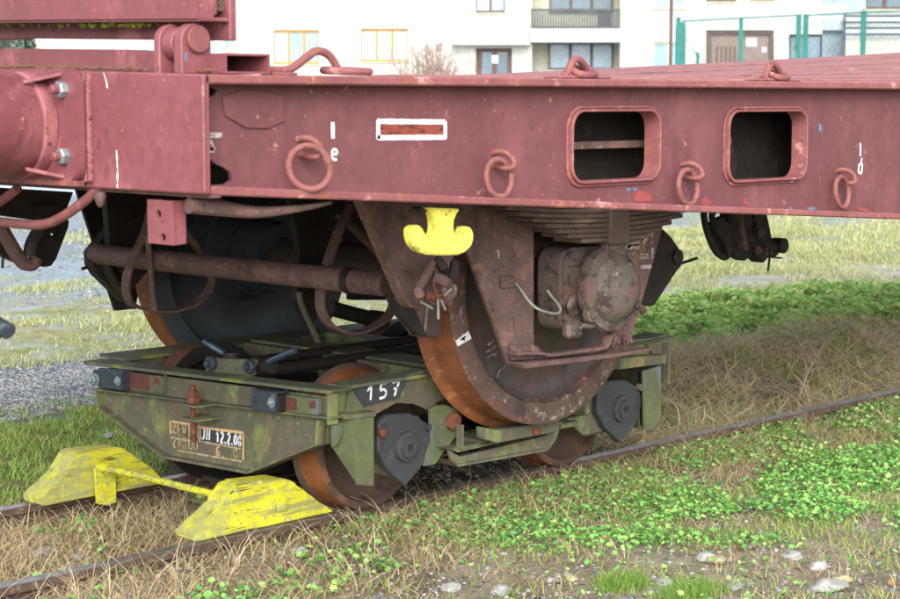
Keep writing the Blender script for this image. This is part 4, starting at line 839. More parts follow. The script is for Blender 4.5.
# side web with number
YW = -.615
sw = MB().prism([AY(x, y, YW) for x, y in ((330, 394), (450, 363), (470, 368), (462, 392), (437, 402), (430, 411), (414, 404), (396, 403), (376, 414), (330, 418))], (0, .012, 0)).build('side_web', 'green', T)
MB().prism([AY(x, y, YW-.0008) for x, y in ((352, 390), (360, 384), (409, 373), (404, 388), (398, 399), (384, 402), (364, 407), (357, 402))], (0, -.0012, 0)).build('dark_number_patch', 'charcoal', sw, smooth=0)
a = AY(366.5, 400.8, YW-.0022); b2 = AY(398.5, 395.2, YW-.0022)
for i, ch in enumerate('157'): text('digit', ch, a+(b2-a)*(i*1.45/3.9), (b2-a)/3.9, Vector((.004, 0, .045)), 1, .45, .0078, Wn, 'white', sw)
MB().prism([AY(x, y, YW-.002) for x, y in ((346, 392), (350, 390.5), (364, 412), (352, 414), (344, 412))], (0, -.012, 0)).build('web_gusset', 'mossy', sw, bev=.001)
sw2 = MB().prism([AY(x, y, YW) for x, y in ((462, 392), (470, 368), (600, 345), (662, 342), (662, 362), (600, 372))], (0, .012, 0)).build('side_web', 'green', T)
MB().box(-.70, .86, .60, .612, .30, .406).build('side_web', 'green', T)
MB().box(-.70, .86, .52, .532, .30, .406).build('side_web', 'green', T)
# wheel guard at the near corner: bent plate with a cap flange
def guard(px, cap, face, side):
    g_ = MB().prism([AY(x, y, -.668) for x, y in face], (0, .010, 0)).build('wheel_guard', 'mossy', T, bev=.001)
    MB().hexa(*side).build('guard_wing', 'mossy', g_, bev=.001)
    MB().prism([AY(x, y, -.672) for x, y in cap], (0, .10, 0)).build('guard_cap', 'green', g_, bev=.001)
A = [AY(352, 418, -.668), AY(357, 485, -.668), AY(331, 446, -.60), AY(331, 419, -.58)]
guard(0, ((346, 415), (376, 411.5), (376, 416.5), (346, 419.5)), ((352, 418), (374, 415), (374, 486), (357.5, 485)), (A, [p+Vector((.008, .004, 0)) for p in A]))
A = [AY(643.5, 371, -.668), AY(645, 430, -.668), AY(640, 425, -.60), AY(638, 372, -.60)]
guard(0, ((620, 358.5), (667, 354.5), (666.5, 363.5), (620, 369.5)), ((643.5, 371), (661, 366), (661, 418), (653, 430), (645, 430)), (A, [p+Vector((.008, .004, 0)) for p in A]))
MB().prism([AY(x, y, -.66) for x, y in ((655, 338), (667, 334), (667, 336.5), (632, 343), (632, 340))], (0, .10, 0)).build('end_top_plate', 'green_top', T)
MB().tube([AY(x, y, -.63) for x, y in ((646, 343), (652, 352), (657, 361))], 0, flat=(.012, .006, (0, 1, 0))).build('end_rib', 'green', T)
MB().box(.845, .86, -.64, .64, .28, .43).build('end_band', 'green', T)
MB().box(.85, .87, -.5, .5, .10, .28).build('apron_plate', 'green', T)
# axle covers
CV = [(-24, -24), (-13, -32), (7, -33.5), (24, -24), (27, -7), (20, 18), (2, 40), (-16, 22), (-25, 4)]
def cover(cx, cy, s):
    o = MB().prism([AY(cx+x*s, cy+y*s, -.645) for x, y in CV], (0, .028, 0)).build('axle_cover', 'charcoal', T, bev=.003)
    c = AY(cx+2*s, cy-.5*s, -.645)
    MB().lathe([(0, .048), (-.014, .046), (-.016, .041)], c, 'y', 28).build('cover_hub', 'charcoal', o)
    MB().lathe([(-.016, .036), (-.024, .035), (-.024, .030)], c, 'y', 6).build('hub_nut', 'charcoal', o)
    MB().box(c.x-.010, c.x+.010, c.y-.0252, c.y-.0242, c.z-.010, c.z+.010).build('square_socket', 'black', o)
    return o
c1 = cover(403, 447, 1.0); c2 = cover(619, 409, .86)
bl = MB().lathe([(0, .014), (-.012, .014), (-.014, .010)], AY(381, 433, -.645), 'y', 18).build('cover_bolt', 'rust', c1)
MB().lathe([(0, .010), (-.012, .010)], AY(427, 427, -.645), 'y', 14).build('cover_bolt', 'charcoal', c1); MB().lathe([(0, .013), (-.014, .012)], AY(638, 387, -.645), 'y', 14).build('cover_bolt', 'green', c2)
for cx_, cy_ in ((-.449, RW), (.5, RW)):
    MB().box(cx_-.075, cx_+.075, -.615, -.50, cy_-.085, cy_+.09).build('axle_box', 'green', T, bev=.01); MB().box(cx_-.075, cx_+.075, .50, .615, cy_-.085, cy_+.09).build('axle_box', 'green', T, bev=.01)
# arm with pin, lower beam and wheel fork
MB().prism([AY(x, y, -.648) for x, y in ((431, 409), (437, 406), (446, 405), (456, 408.5), (461, 417), (461, 430), (435, 465), (424, 466.5), (428, 450), (432, 440))], (0, .016, 0)).build('swing_arm', 'mossy', T, bev=.002)
MB().lathe([(0, .029), (-.016, .029), (-.019, .025)], AY(451.5, 421, -.648), 'y', 24).build('arm_pin', 'rust', T, bev=.001)
YL = -.70
fk = MB().prism([AY(x, y, YL) for x, y in ((449, 450), (460, 457), (545, 436), (563, 421), (557, 437), (547, 448), (458.5, 464), (452, 462))], (0, .012, 0)).build('lower_beam', 'green', T, bev=.001)
MB().prism([AY(x, y, YL) for x, y in ((449, 449.5), (552, 429), (557, 430), (458, 452.5))], (0, .15, 0)).build('beam_shelf', 'green', fk)
MB().prism([AY(x, y, YL-.002) for x, y in ((452, 460.5), (458.5, 464.5), (547, 448.5), (557, 437), (556, 440), (548, 451), (458.5, 467))], (0, .10, 0)).build('beam_lip', 'green', fk)
fr = MB().prism([AY(x, y, -.76) for x, y in ((487, 428), (497, 430), (560, 420), (560, 429), (556, 432.5), (497, 443.5), (487, 440))], (0, .05, 0)).build('wheel_fork', 'green', T, bev=.003)
MB().prism([AY(x, y, -.761) for x, y in ((532, 428.5), (541, 427), (541, 434), (532, 436))], (0, -.0008, 0)).build('rust_streak', 'rust', fr, smooth=0)
MB().prism([AY(x, y, -.72) for x, y in ((461, 425), (464, 425), (464, 448), (461, 449))], (0, .02, 0)).build('fork_stop', 'green', T)
MB().prism([AY(x, y, -.64) for x, y in ((566, 419), (592, 414), (590, 434), (583, 435.5))], (0, .012, 0)).build('stay_plate', 'green', T, bev=.001)
MB().box(-.24, .30, .70, .86, .16, .20).build('wheel_fork', 'green', T, bev=.004)
# narrow gauge wheelsets
def small_wheels(x):
    for s in (-1, 1):
        wl = bpy.data.objects.new('wheel', None); COL.objects.link(wl); wl.parent = T; wl.location = (x, s*.4, RW)
        R_ = RW
        def band(nm, pts, mat):
            m = MB(); n = 72; rg = [[m.bm.verts.new((math.cos(2*math.pi*k/n)*r-0, s*t-s*.4, math.sin(2*math.pi*k/n)*r)) for k in range(n)] for t, r in pts]
            for A, B in zip(rg, rg[1:]):
                for k in range(n): m.bm.faces.new((A[k], A[(k+1) % n], B[(k+1) % n], B[k]))
            bmesh.ops.recalc_face_normals(m.bm, faces=m.bm.faces); me = bpy.data.meshes.new(nm); m.bm.to_mesh(me); m.bm.free(); finish(nm, me, mat, wl, 40)
        band('tread', [(.452, R_-.004), (.375, R_), (.366, R_+.004)], 'tread' if s < 0 else 'rust'); band('flange', [(.366, R_+.004), (.358, R_+.013), (.352, R_+.017), (.347, R_+.015)], 'smallwheel')
        band('wheel_face', [(.347, R_+.015), (.346, .19), (.37, .175), (.385, .12), (.36, .08), (.34, .045)], 'black')
        band('wheel_face', [(.452, R_-.004), (.456, R_-.010), (.456, .198), (.430, .19), (.415, .17), (.41, .10), (.44, .08), (.46, .04)], 'smallwheel')
    MB().lathe([(-.60, .035), (-.46, .035), (-.455, .044), (.455, .044), (.46, .035), (.60, .035)], (x, 0, RW), 'y', 24).build('axle', 'rust', T)
small_wheels(-.449); small_wheels(.5)
# inner structure seen from above
MB().box(-.70, .84, -.36, -.33, .26, .40).build('inner_sill', 'green', T); MB().box(-.70, .84, .30, .33, .26, .40).build('inner_sill', 'green', T) if False else None
MB().box(-.20, -.12, -.555, .50, .34, .425).build('cross_member', 'green', T, bev=.003); MB().box(.20, .28, -.555, .50, .34, .425).build('cross_member', 'green', T, bev=.003); MB().box(-.16, -.02, -.555, .50, .425, .433).build('cross_top', 'green_top', T)
MB().box(-.2, .28, -.70, -.56, .21, .225).build('fork_floor', 'green', T)
MB().box(-.72, .80, -.07, .07, .06, .075).build('bottom_strap', 'black', T)
MB().box(-.66, .80, .08, .12, .10, .36).build('inner_sill', 'black', T); MB().box(-.66, .80, -.16, -.12, .10, .34).build('inner_sill', 'black', T)
def rodx(y, x0, x1, z, r, nm='draw_rod', mat='black'): MB().tube([(x0, y, z), ((x0+x1)/2, y, z+.002), (x1, y, z+.004)], r, 14).build(nm, mat, T)
rodx(.07, -.66, 1.2, .430, .018); rodx(-.10, -.66, 1.2, .424, .021); 
MB().box(-.60, .84, -.24, -.21, .35, .39).build('inner_sill', 'green', T)
# coupler yoke and its two levers
yk = MB().prism([AX(x, y, -.72) for x, y in ((204, 357), (222, 359), (252, 360), (252, 376), (205, 374))], (.03, 0, 0)).build('coupler_yoke', 'green_top', T, bev=.006)
for x, y in ((209.5, 363.5), (248, 367)):
    q = AX(x, y, -.735); MB().lathe([(.012, .024), (0, .024), (-.004, .020)], q, 'x', 10).build('yoke_nut', 'bluegrey', yk); MB().lathe([(0, .014), (-.016, .012)], q, 'x', 8).build('yoke_bolt', 'bluegrey', yk)
for x, y in ((221.5, 366), (235, 369)): MB().lathe([(0, .009), (-.006, .008)], AX(x, y, -.7205), 'x', 12).build('rivet', 'green_top', yk)
MB().tube([AX(203.5, 341, -.70), AX(216, 348.5, -.68), AX(229, 356.5, -.66), AX(236, 362, -.64)], .0115, 12).build('lever', 'pin', T); MB().lathe([(-.02, .028), (.03, .030)], AX(232, 361, -.66), 'z', 14).build('lever_socket', 'black', T)
MB().tube([AX(295, 350.5, -.70), AX(284, 355, -.70), AX(271, 361, -.69), AX(262, 366, -.68)], .0105, 12).build('lever', 'pin', T); MB().tube([AX(255, 362, -.68), AX(262, 368, -.68), AX(272, 366, -.68)], .026, 10).build('lever_socket', 'black', T)
MB().box(-.75, -.55, -.10, .06, .32, .39).build('coupler_pocket', 'black', T, bev=.01)

# ================================================================== THE WHEEL CHOCK
K = thing('wheel_chock', 'pair of weathered yellow wooden wheel chocks joined by a yellow bar', 'wheel chock', (-.85, 0, 0))
def block(prof, y0, y1, taper=.012):
    """prof: (x, z) outline; sides lean in towards the top"""
    m = MB(); A = [(x, y0+taper*(z/.15), z) for x, z in prof]; B = [(x, y1-taper*(z/.15), z) for x, z in prof]; m.hexa(A, B)
    return m
PR = [(-1.105, .002), (-1.108, .022), (-1.01, .080), (-.945, .146), (-.92, .152), (-.765, .140), (-.725, .128), (-.63, .052), (-.560, .004)]
def rough(m, name):
    bm = m.bm; bmesh.ops.recalc_face_normals(bm, faces=bm.faces); bmesh.ops.triangulate(bm, faces=[f for f in bm.faces if len(f.verts) > 4])
    bmesh.ops.bevel(bm, geom=[e for e in bm.edges if len(e.link_faces) == 2 and e.calc_face_angle(0) > .5], offset=.004, segments=2, affect='EDGES', clamp_overlap=True)
    bmesh.ops.triangulate(bm, faces=bm.faces); 
    for _ in range(3): bmesh.ops.subdivide_edges(bm, edges=[e for e in bm.edges if e.calc_length() > .012], cuts=1, use_grid_fill=False); bmesh.ops.triangulate(bm, faces=bm.faces)
    for v in bm.verts:
        p = v.co; g = mnoise.noise(Vector((p.x*9, p.y*60, p.z*60)))*.0016+mnoise.noise(p*30)*.0008
        gr = max(0, mnoise.noise(Vector((p.x*5+7, p.y*90, p.z*90)))-.25)*-.009
        v.co += v.normal*(g+gr) if v.normal.length else Vector()
    bmesh.ops.translate(bm, verts=bm.verts, vec=-wloc(K)); me = bpy.data.meshes.new(name); bm.to_mesh(me); bm.free(); return finish(name, me, 'yellow', K, 50)
n1 = rough(block(PR, -.405, -.295), 'chock_block')
PL = [(-1.165, .002), (-1.17, .028), (-1.075, .092), (-1.035, .150), (-1.01, .158), (-.865, .152), (-.835, .142), (-.73, .062), (-.68, .004)]
n2 = rough(block([(x, z) for x, z in PL], .325, .440), 'chock_block')
q = AY(281, 503, -.4065)
MB().prism([(q.x-.017, -.4060, q.z-.026), (q.x+.020, -.4060, q.z-.026), (q.x+.022, -.4010, q.z+.016), (q.x+.004, -.400, q.z+.026), (q.x-.017, -.400, q.z+.022)], (0, -.006, 0)).build('patch_plate', 'yellow', K, bev=.002)
MB().prism([AY(x, y, .305) for x, y in ((94.5, 469), (111, 467), (116.5, 473), (117, 503), (108, 506), (97, 504))], (0, .010, 0)).build('bar_bracket', 'yellow', K, bev=.003)
MB().tube([(-.945, .335, .098), (-.946, .10, .102), (-.944, -.15, .101), (-.945, -.300, .102)], .0115, 14).build('connecting_bar', 'yellow', K)
MB().lathe([(-.014, .018), (.006, .018)], (-.945, .300, .098), 'y', 16).build('bar_collar', 'yellow', K)

# ================================================================== BACKGROUND
fh = Vector((math.sin(YAW), math.cos(YAW), 0)); rh = Vector((math.cos(YAW), -math.sin(YAW), 0))
D0 = 58.0
def BP(px, py, d=0):                                  # point of the facade plane (distance D0+d in front of the camera)
    r = _ray(px, py); t = (D0+d)/(r.dot(fh)); return CAMPOS+r*t
def bslab(name, px0, py0, px1, py1, d, th, mat, parent):
    a, b_ = BP(px0, py0, d), BP(px1, py1, d); A = Vector((a.x, a.y, 0)); B = Vector((b_.x, b_.y, 0)); 
    m = MB(); m.hexa([(A.x, A.y, b_.z), (B.x, B.y, b_.z), (B.x, B.y, a.z), (A.x, A.y, a.z)], [Vector((A.x, A.y, b_.z))+fh*th, Vector((B.x, B.y, b_.z))+fh*th, Vector((B.x, B.y, a.z))+fh*th, Vector((A.x, A.y, a.z))+fh*th])
    return m.build(name, mat, parent, smooth=0)
def building(label, x0, x1, ytop, ybot, d, holes, mat, loc):
    """facade wall with real openings: holes are (x0,y0,x1,y1) in the picture; the wall is .35 m thick"""
    o = thing('apartment_building', label, 'building', loc)
    e = sorted(set([x0, x1]+[h[0] for h in holes]+[h[2] for h in holes])); f = sorted(set([ytop, ybot]+[h[1] for h in holes]+[h[3] for h in holes]))
    m = MB(); A = {}
    def V(x, y, dd):
        p = BP(x, y, d); q_ = p+fh*dd; return (q_.x, q_.y, p.z)
    for i in range(len(e)-1):
        for j in range(len(f)-1):
            cx, cy = (e[i]+e[i+1])/2, (f[j]+f[j+1])/2
            if any(h[0] < cx < h[2] and h[1] < cy < h[3] for h in holes): continue
            m.hexa([V(e[i], f[j+1], 0), V(e[i+1], f[j+1], 0), V(e[i+1], f[j], 0), V(e[i], f[j], 0)], [V(e[i], f[j+1], .35), V(e[i+1], f[j+1], .35), V(e[i+1], f[j], .35), V(e[i], f[j], .35)])
    bmesh.ops.remove_doubles(m.bm, verts=m.bm.verts, dist=.001)
    fs = {}
    for fc in list(m.bm.faces):
        k = tuple(sorted(v.index for v in fc.verts))
    m.build('wall', mat, o, smooth=0)
    return o
loc = BP(500, 138); loc.z = -.08
win = [(274, 30, 319, 64), (361, 28.5, 408, 61.5), (476, -16, 505, 12.5), (653, -22, 685, 8), (706, -30, 736, 1.5), (750, -30, 775, .5), (653, 42, 683, 70), (789, 34, 822, 62), (706, 30, 774, 100), (225, 29, 233, 51),
       (190, 28, 214, 62), (274, -60, 319, -30), (361, -60, 408, -30), (476, 48, 512, 100)]
B1 = building('long white apartment house with a balcony and brown doors behind the wagon', 20, 790, -150, 138, 0, win+[(532, -40, 620, 28), (532, 42, 620, 100)], 'plaster', loc)
def wnd(x0, y0, x1, y1, n, fr, glass, first=None, d=.12, parent=None):
    w_ = bslab('window', x0, y0, x1, y1, d, .04, glass, parent or B1)
    t = 2.3
    for i in range(n+1):
        x = x0+(x1-x0)*i/n; bslab('window_bar', max(x0, x-t/2), y0, min(x1, x+t/2), y1, d-.05, .045, fr, w_)
    for y in (y0, y1-t): bslab('window_bar', x0, y, x1, y+t, d-.053, .04, fr, w_)
    if first is not None:
        for i in first: bslab('curtain', x0+(x1-x0)*i/n+1, y0+1.5, x0+(x1-x0)*(i+1)/n-1, y1-1.5, d-.012, .01, 'curtain', w_)
    bslab('sill', x0-1, y1, x1+1, y1+1.2, -.06, .4, 'plaster2', parent or B1)
wnd(274, 30, 319, 64, 3, 'wframe', 'glassy', [0]); wnd(361, 28.5, 408, 61.5, 3, 'wframe', 'glassy', [0, 1, 2]); wnd(476, -16, 505, 12.5, 2, 'bframe', 'glassy', [0]); wnd(653, -22, 685, 8, 2, 'plaster2', 'glassy')
wnd(706, -30, 736, 1.5, 2, 'bframe', 'glassy'); wnd(750, -30, 775, .5, 2, 'bframe', 'glassy'); wnd(653, 42, 683, 70, 2, 'plaster2', 'glassy'); wnd(789, 34, 790, 62, 1, 'bframe', 'darkglass') if False else None
wnd(190, 28, 214, 62, 2, 'wframe', 'glassy', [0]); wnd(225, 29, 233, 51, 1, 'plaster2', 'glassy'); wnd(274, -60, 319, -30, 3, 'wframe', 'glassy'); wnd(361, -60, 408, -30, 3, 'wframe', 'glassy')
# balcony bay
bslab('recess_wall', 532, -40, 620, 28, 1.3, .2, 'plaster2', B1); bslab('recess_wall', 532, 42, 620, 100, 1.3, .2, 'plaster2', B1)
wnd(550, -14, 613, 12, 3, 'bframe', 'darkglass', d=1.22); wnd(549, 41.5, 613, 70, 3, 'bframe', 'glassy', d=1.22)
bslab('balcony_slab', 530, 28.4, 621, 41.8, -.25, 1.55, 'plaster', B1)
rl = bslab('balcony_rail', 531, 8.5, 620, 10.5, -.2, .06, 'balcony', B1); bslab('rail_bottom', 531, 26.3, 620, 28, -.2, .06, 'balcony', rl)
for i in range(34): bslab('baluster', 531.6+i*2.62, 10.5, 533.1+i*2.62, 26.3, -.185, .03, 'balcony', rl)
bslab('rail_panel', 597, 10.5, 612, 26.3, -.14, .02, 'balcony', rl)
# doors
dr = bslab('entrance_door', 476, 48, 512, 100, .15, .05, 'bframe', B1); bslab('door_pane', 482, 52, 492, 92, .13, .015, 'darkglass', dr); bslab('door_pane', 497, 52, 507, 92, .13, .015, 'darkglass', dr); bslab('door_notice', 492, 55, 498, 63, .12, .01, 'white', dr)
bslab('door_hood', 452, 41.5, 530, 44.6, -.5, .6, 'plaster2', B1)
gd = bslab('garage_door', 710.5, 34, 770, 100, .2, .06, 'gdoor', B1); bslab('door_frame', 706, 30, 710.5, 100, .1, .1, 'bframe', gd); bslab('door_frame', 770, 30, 774, 100, .1, .1, 'bframe', gd); bslab('door_frame', 706, 30, 774, 34, .098, .1, 'bframe', gd)
bslab('door_notice', 746.5, 38, 756.5, 46, .185, .012, 'white', gd); bslab('door_notice', 762, 47, 766.5, 52, .185, .012, 'curtain', gd); bslab('door_joint', 739.5, 34, 741, 100, .19, .02, 'bframe', gd)
for i in range(5): bslab('door_louvre', 716+i*4.4, 46, 718+i*4.4, 64, .19, .02, 'bframe', gd)
bslab('roof', 140, -175, 800, -150, -.6, 9, 'corr', B1); 
# right-hand wing
loc2 = BP(850, 138, 6); loc2.z = -.08
B2 = building('pale blue grey annexe with sheet roof lean-to at the right of the white house', 772, 1100, -140, 138, 3.5, [(866, -40, 905, 9), (789, 34, 822, 66)], 'bluewall', loc2)
wnd(866, -40, 905, 9, 2, 'bframe', 'darkglass', d=3.62, parent=B2); wnd(789, 34, 822, 66, 2, 'bframe', 'glassy', d=3.62, parent=B2)
for i, (y0, y1) in enumerate(((12, 15), (17, 21), (23, 27), (29, 33), (35, 41))): bslab('roof_sheet', 846, y0, 1000, y1, 2.9-.35*i, .5, 'corr' if i % 2 == 0 else 'curtain', B2)
bslab('lean_to_wall', 846, 41, 1000, 100, 1.4, .3, 'plaster2', B2)
bslab('recess_wall', 790, 4, 845, 30, 3.2, .25, 'curtain', B2)
# street pole
pp = BP(669.5, 138, -3); pole = MB().cyl((0, 0, 0), .055, 0, 9, 'z', 10).build('street_pole', 'bframe', None); pole.location = (pp.x, pp.y, -.1); tag(pole, 'thin brown pole rising in front of the white house, left of the teal fence', 'pole')
# teal fence
fp = BP(740, 138, -12); FE = thing('mesh_fence', 'teal green wire mesh fence with a double gate standing before the white house', 'fence', (fp.x, fp.y, -.08))
def fpost(px, ytop, w_, d=-12, nm='post'): bslab(nm, px-w_/2, ytop, px+w_/2, 170, d, .05, 'teal', FE)
for px, yt, w_ in ((677.5, 17, 2.4), (682, 22, 2.8), (697, 52, 1.3), (740, 18.5, 1.2), (797.5, 14, 1.7), (804.5, 14, 1.7), (862, 11, 1.3), (930, 8, 1.8)): fpost(px, yt, w_)
bslab('gate_post', 675.5, 26, 685.5, 66, -12.06, .03, 'teal', FE)
for a, b_ in (((682, 21), (740, 18)), ((740, 18), (798, 15)), ((804, 15.3), (862, 12.5)), ((862, 12.5), (960, 8))):
    MB().tube([BP(*a, -12), BP(*b_, -12)], .022, 6).build('top_rail', 'teal', FE)
MB().tube([BP(684, 36, -12), BP(697, 55, -12), BP(712, 66, -12)], .012, 5).build('bracing_wire', 'teal', FE)
m = MB()
for i in range(46):
    x = 684+i*6; m.tube([BP(x, 20, -12), BP(x+34, 72, -12)], .0035, 3, caps=False); m.tube([BP(x+34, 18, -12), BP(x, 70, -12)], .0035, 3, caps=False)
mw = m.build('wire_mesh', 'teal', FE); mw['kind'] = 'stuff'
bslab('gate_leaf_bar', 787.5, 37, 795, 38.2, -12, .03, 'teal', FE); bslab('gate_lock', 794, 45, 798, 50, -12, .04, 'teal', FE)
# bare shrub
sp = BP(430, 138, -6); SH = thing('bare_shrub', 'leafless brown shrub with many fine twigs in front of the white house', 'shrub', (sp.x, sp.y, -.08))
m = MB(); tipz = BP(430, 43, -6).z; base = Vector((sp.x, sp.y, -.08))
for i in range(130):
    s_ = random.gauss(0, 1.0)*.62; s_ = max(-1.5, min(1.5, s_)); h_ = (tipz+.1)*(1-.10*abs(s_))*random.uniform(.72, 1.03)
    a = base+rh*(s_*.5)+fh*random.uniform(-.4, .4); e_ = base+rh*(s_+random.gauss(0, .18))+fh*random.uniform(-.7, .7)+Vector((0, 0, h_)); mid = a.lerp(e_, .55)+Vector((random.gauss(0, .08), random.gauss(0, .08), 0))
    m.tube([a, mid, e_], [.028, .018, .010], 4, caps=False)
    for k in range(5):
        q_ = mid.lerp(e_, random.random()); m.tube([q_, q_+rh*random.gauss(0, .16)+fh*random.gauss(0, .12)+Vector((0, 0, random.uniform(.08, .30)))], [.010, .007], 3, caps=False)
st_ = m.build('branches', 'twig', SH)
# conifer seen in the gap at the left
cp = BP(10, 138, -8); CT = thing('conifer_tree', 'dark green conifer seen through the slit between flap and headstock at the far left', 'tree', (cp.x, cp.y, -.08))
MB().tube([Vector((cp.x, cp.y, -.1)), Vector((cp.x, cp.y, 4.2))], [.16, .04], 8).build('trunk', 'twig', CT)
n = 9000; t = rng.random(n)**.8; R_ = 1.9*(1-t)*(.55+.45*rng.random(n))+.08; an = rng.random(n)*6.283; z = .3+t*4.3
C_ = np.stack([cp.x+R_*np.cos(an), cp.y+R_*np.sin(an), z-.15*R_], 1); d = rng.normal(size=(n, 3)); d /= np.linalg.norm(d, axis=1)[:, None]; e2 = np.cross(d, rng.normal(size=(n, 3))); e2 /= np.linalg.norm(e2, axis=1)[:, None]
V_ = np.stack([C_-d*.10, C_+e2*.035, C_+d*.10], 1).reshape(-1, 3)-np.array([cp.x, cp.y, -.08]); F_ = np.arange(3*n).reshape(-1, 3)
o = fast_mesh('crown', V_, F_, 'hedge'); o.parent = CT; 
# low white wall and kerb beyond the yard
lw = BP(600, 210, -38); 

# ================================================================== GROUND COVER
def H(x, y): return np.array([hgt(a, b_) for a, b_ in zip(x, y)])
def scatter(n, x0, x1, y0, y1, keep=None, clump=None):
    x = rng.uniform(x0, x1, n); y = rng.uniform(y0, y1, n)
    if clump:
        s, th, o_ = clump; c = np.array([mnoise.noise(Vector((a*s+o_, b_*s, o_))) for a, b_ in zip(x, y)]); k = rng.random(n) < np.clip((c-th)*4+.5, 0, 1); x, y = x[k], y[k]
    P = np.stack([x, y, np.full(len(x), -.07)], 1); k = seen(P)
    if keep is not None: k &= keep(x, y)
    x, y = x[k], y[k]; return np.stack([x, y, H(x, y)], 1)
def blades(name, P, L_, W_, lean, seg, mat, label, cat, tint=None, droop=.5, updir=1.0, base_spread=0):
    """curved tapering strips rooted at P"""
    n = len(P)
    if n == 0: return
    az = rng.random(n)*6.283; ln = rng.uniform(*L_, n); wd = rng.uniform(*W_, n); le = rng.uniform(*lean, n)
    dh = np.stack([np.cos(az), np.sin(az), np.zeros(n)], 1); side = np.stack([-np.sin(az), np.cos(az), np.zeros(n)], 1)
    tw = rng.normal(0, .35, n)[:, None]; side = side*np.cos(tw)+dh*np.sin(tw)
    V = []; kink = rng.normal(0, 1, (n, 1))*.25
    for k in range(seg+1):
        t = k/seg; el = le*(1)-droop*t*le*0
        th = le+droop*t*rng.uniform(.6, 1.4, n) if k else le
        c = P+dh*(ln*t*np.sin(le+droop*t*.5))[:, None]+np.array([0, 0, 1])*(ln*t*np.cos(np.clip(le+droop*t*.7, 0, 1.75)))[:, None]+side*(kink*ln[:, None]*t*t)
        hw = (wd*(1-.85*t)/2 if mat not in ('straw', 'lightened') else wd*(1-.4*t)/2)[:, None]
        V += [c-side*hw, c+side*hw]
    V = np.stack(V, 1).reshape(-1, 3); m_ = 2*(seg+1); b_ = np.arange(n)[:, None]*m_
    F = np.concatenate([np.stack([b_[:, 0]+2*k, b_[:, 0]+2*k+1, b_[:, 0]+2*k+3, b_[:, 0]+2*k+2], 1) for k in range(seg)]); tt = np.tile(rng.random(n) if tint is None else np.clip(rng.normal(tint, .18, n), 0, 1), seg)
    o = fast_mesh(name, V, F, mat, tt); return tag(o, label, cat, kind='stuff')
def lobed(name, P, R_, label, cat, mat='clover', tint=.5, hmax=.035, stems=True):
    """small five-lobed leaves held over the ground"""
    n = len(P); r = rng.uniform(*R_, n); c = P+np.array([0, 0, 1])*rng.uniform(.004, hmax, n)[:, None]
    nz = np.stack([rng.normal(0, .55, n), rng.normal(0, .55, n), np.ones(n)], 1); nz /= np.linalg.norm(nz, axis=1)[:, None]
    a = np.cross(nz, np.array([1, 0, 0])); a /= np.linalg.norm(a, axis=1)[:, None]; b_ = np.cross(nz, a); ph = rng.random(n)*6.283
    K = 12; V = [c-nz*(r*.22)[:, None]]
    for k in range(K):
        an = ph+2*math.pi*k/K; rr = r*(1.0 if k % 2 == 0 else .70)*rng.uniform(.85, 1.1, n); V.append(c+a*(rr*np.cos(an))[:, None]+b_*(rr*np.sin(an))[:, None]+nz*((.10 if k % 2 else -.05)*r)[:, None])
    V = np.stack(V, 1).reshape(-1, 3); B = np.arange(n)*(K+1)
    F = np.concatenate([np.stack([B, B+1+k, B+1+(k+1) % K], 1) for k in range(K)]); tt = np.tile(np.clip(rng.normal(tint, .22, n), 0, 1), K)
    o = fast_mesh(name, V, F, mat, tt); tag(o, label, cat, kind='stuff')
def pebbles(name, P, R_, label, cat):
    n = len(P); ico = [(0, 0, 1), (.89, 0, .45), (.28, .85, .45), (-.72, .53, .45), (-.72, -.53, .45), (.28, -.85, .45), (.72, .53, -.3), (-.28, .85, -.3), (-.89, 0, -.3), (-.28, -.85, -.3), (.72, -.53, -.3)]
    fc = [(0, 1, 2), (0, 2, 3), (0, 3, 4), (0, 4, 5), (0, 5, 1), (1, 6, 2), (2, 7, 3), (3, 8, 4), (4, 9, 5), (5, 10, 1), (2, 6, 7), (3, 7, 8), (4, 8, 9), (5, 9, 10), (1, 10, 6)]
    r = rng.uniform(0, 1, n)**2.2*(R_[1]-R_[0])+R_[0]; az = rng.random(n)*6.283; sx = rng.uniform(.7, 1.35, n); sz = rng.uniform(.35, .8, n); V = []
    for x, y, z in ico:
        j = rng.uniform(.75, 1.2, n); X = x*sx*j*r; Y = y*j*r; V.append(P+np.stack([X*np.cos(az)-Y*np.sin(az), X*np.sin(az)+Y*np.cos(az), z*sz*r*j+r*.1], 1))
    V = np.stack(V, 1).reshape(-1, 3); B = np.arange(n)*len(ico); F = np.concatenate([np.stack([B+a, B+b_, B+c], 1) for a, b_, c in fc]); tt = np.tile(rng.random(n), len(fc))
    o = fast_mesh(name, V, F, 'gravel', tt); tag(o, label, cat, kind='stuff')
near_dirt = lambda x, y: (y < -.45)
offrail = lambda x, y: (np.abs(np.abs(y)-.40) > .035)
pA, pB = AZ(330, 548), AZ(900, 540)                       # edge of the weeds; nearer the camera the earth lies bare
_d = (pB-pA).normalized()
bare = lambda x, y: (x-pA.x)*_d.y-(y-pA.y)*_d.x+.05*np.sin(x*7)+.04*np.sin(x*17+y*9)      # >0 on the near side
thin = lambda x, y, lo=.10: rng.random(len(x)) < np.clip(1-bare(x, y)*9, lo, 1)
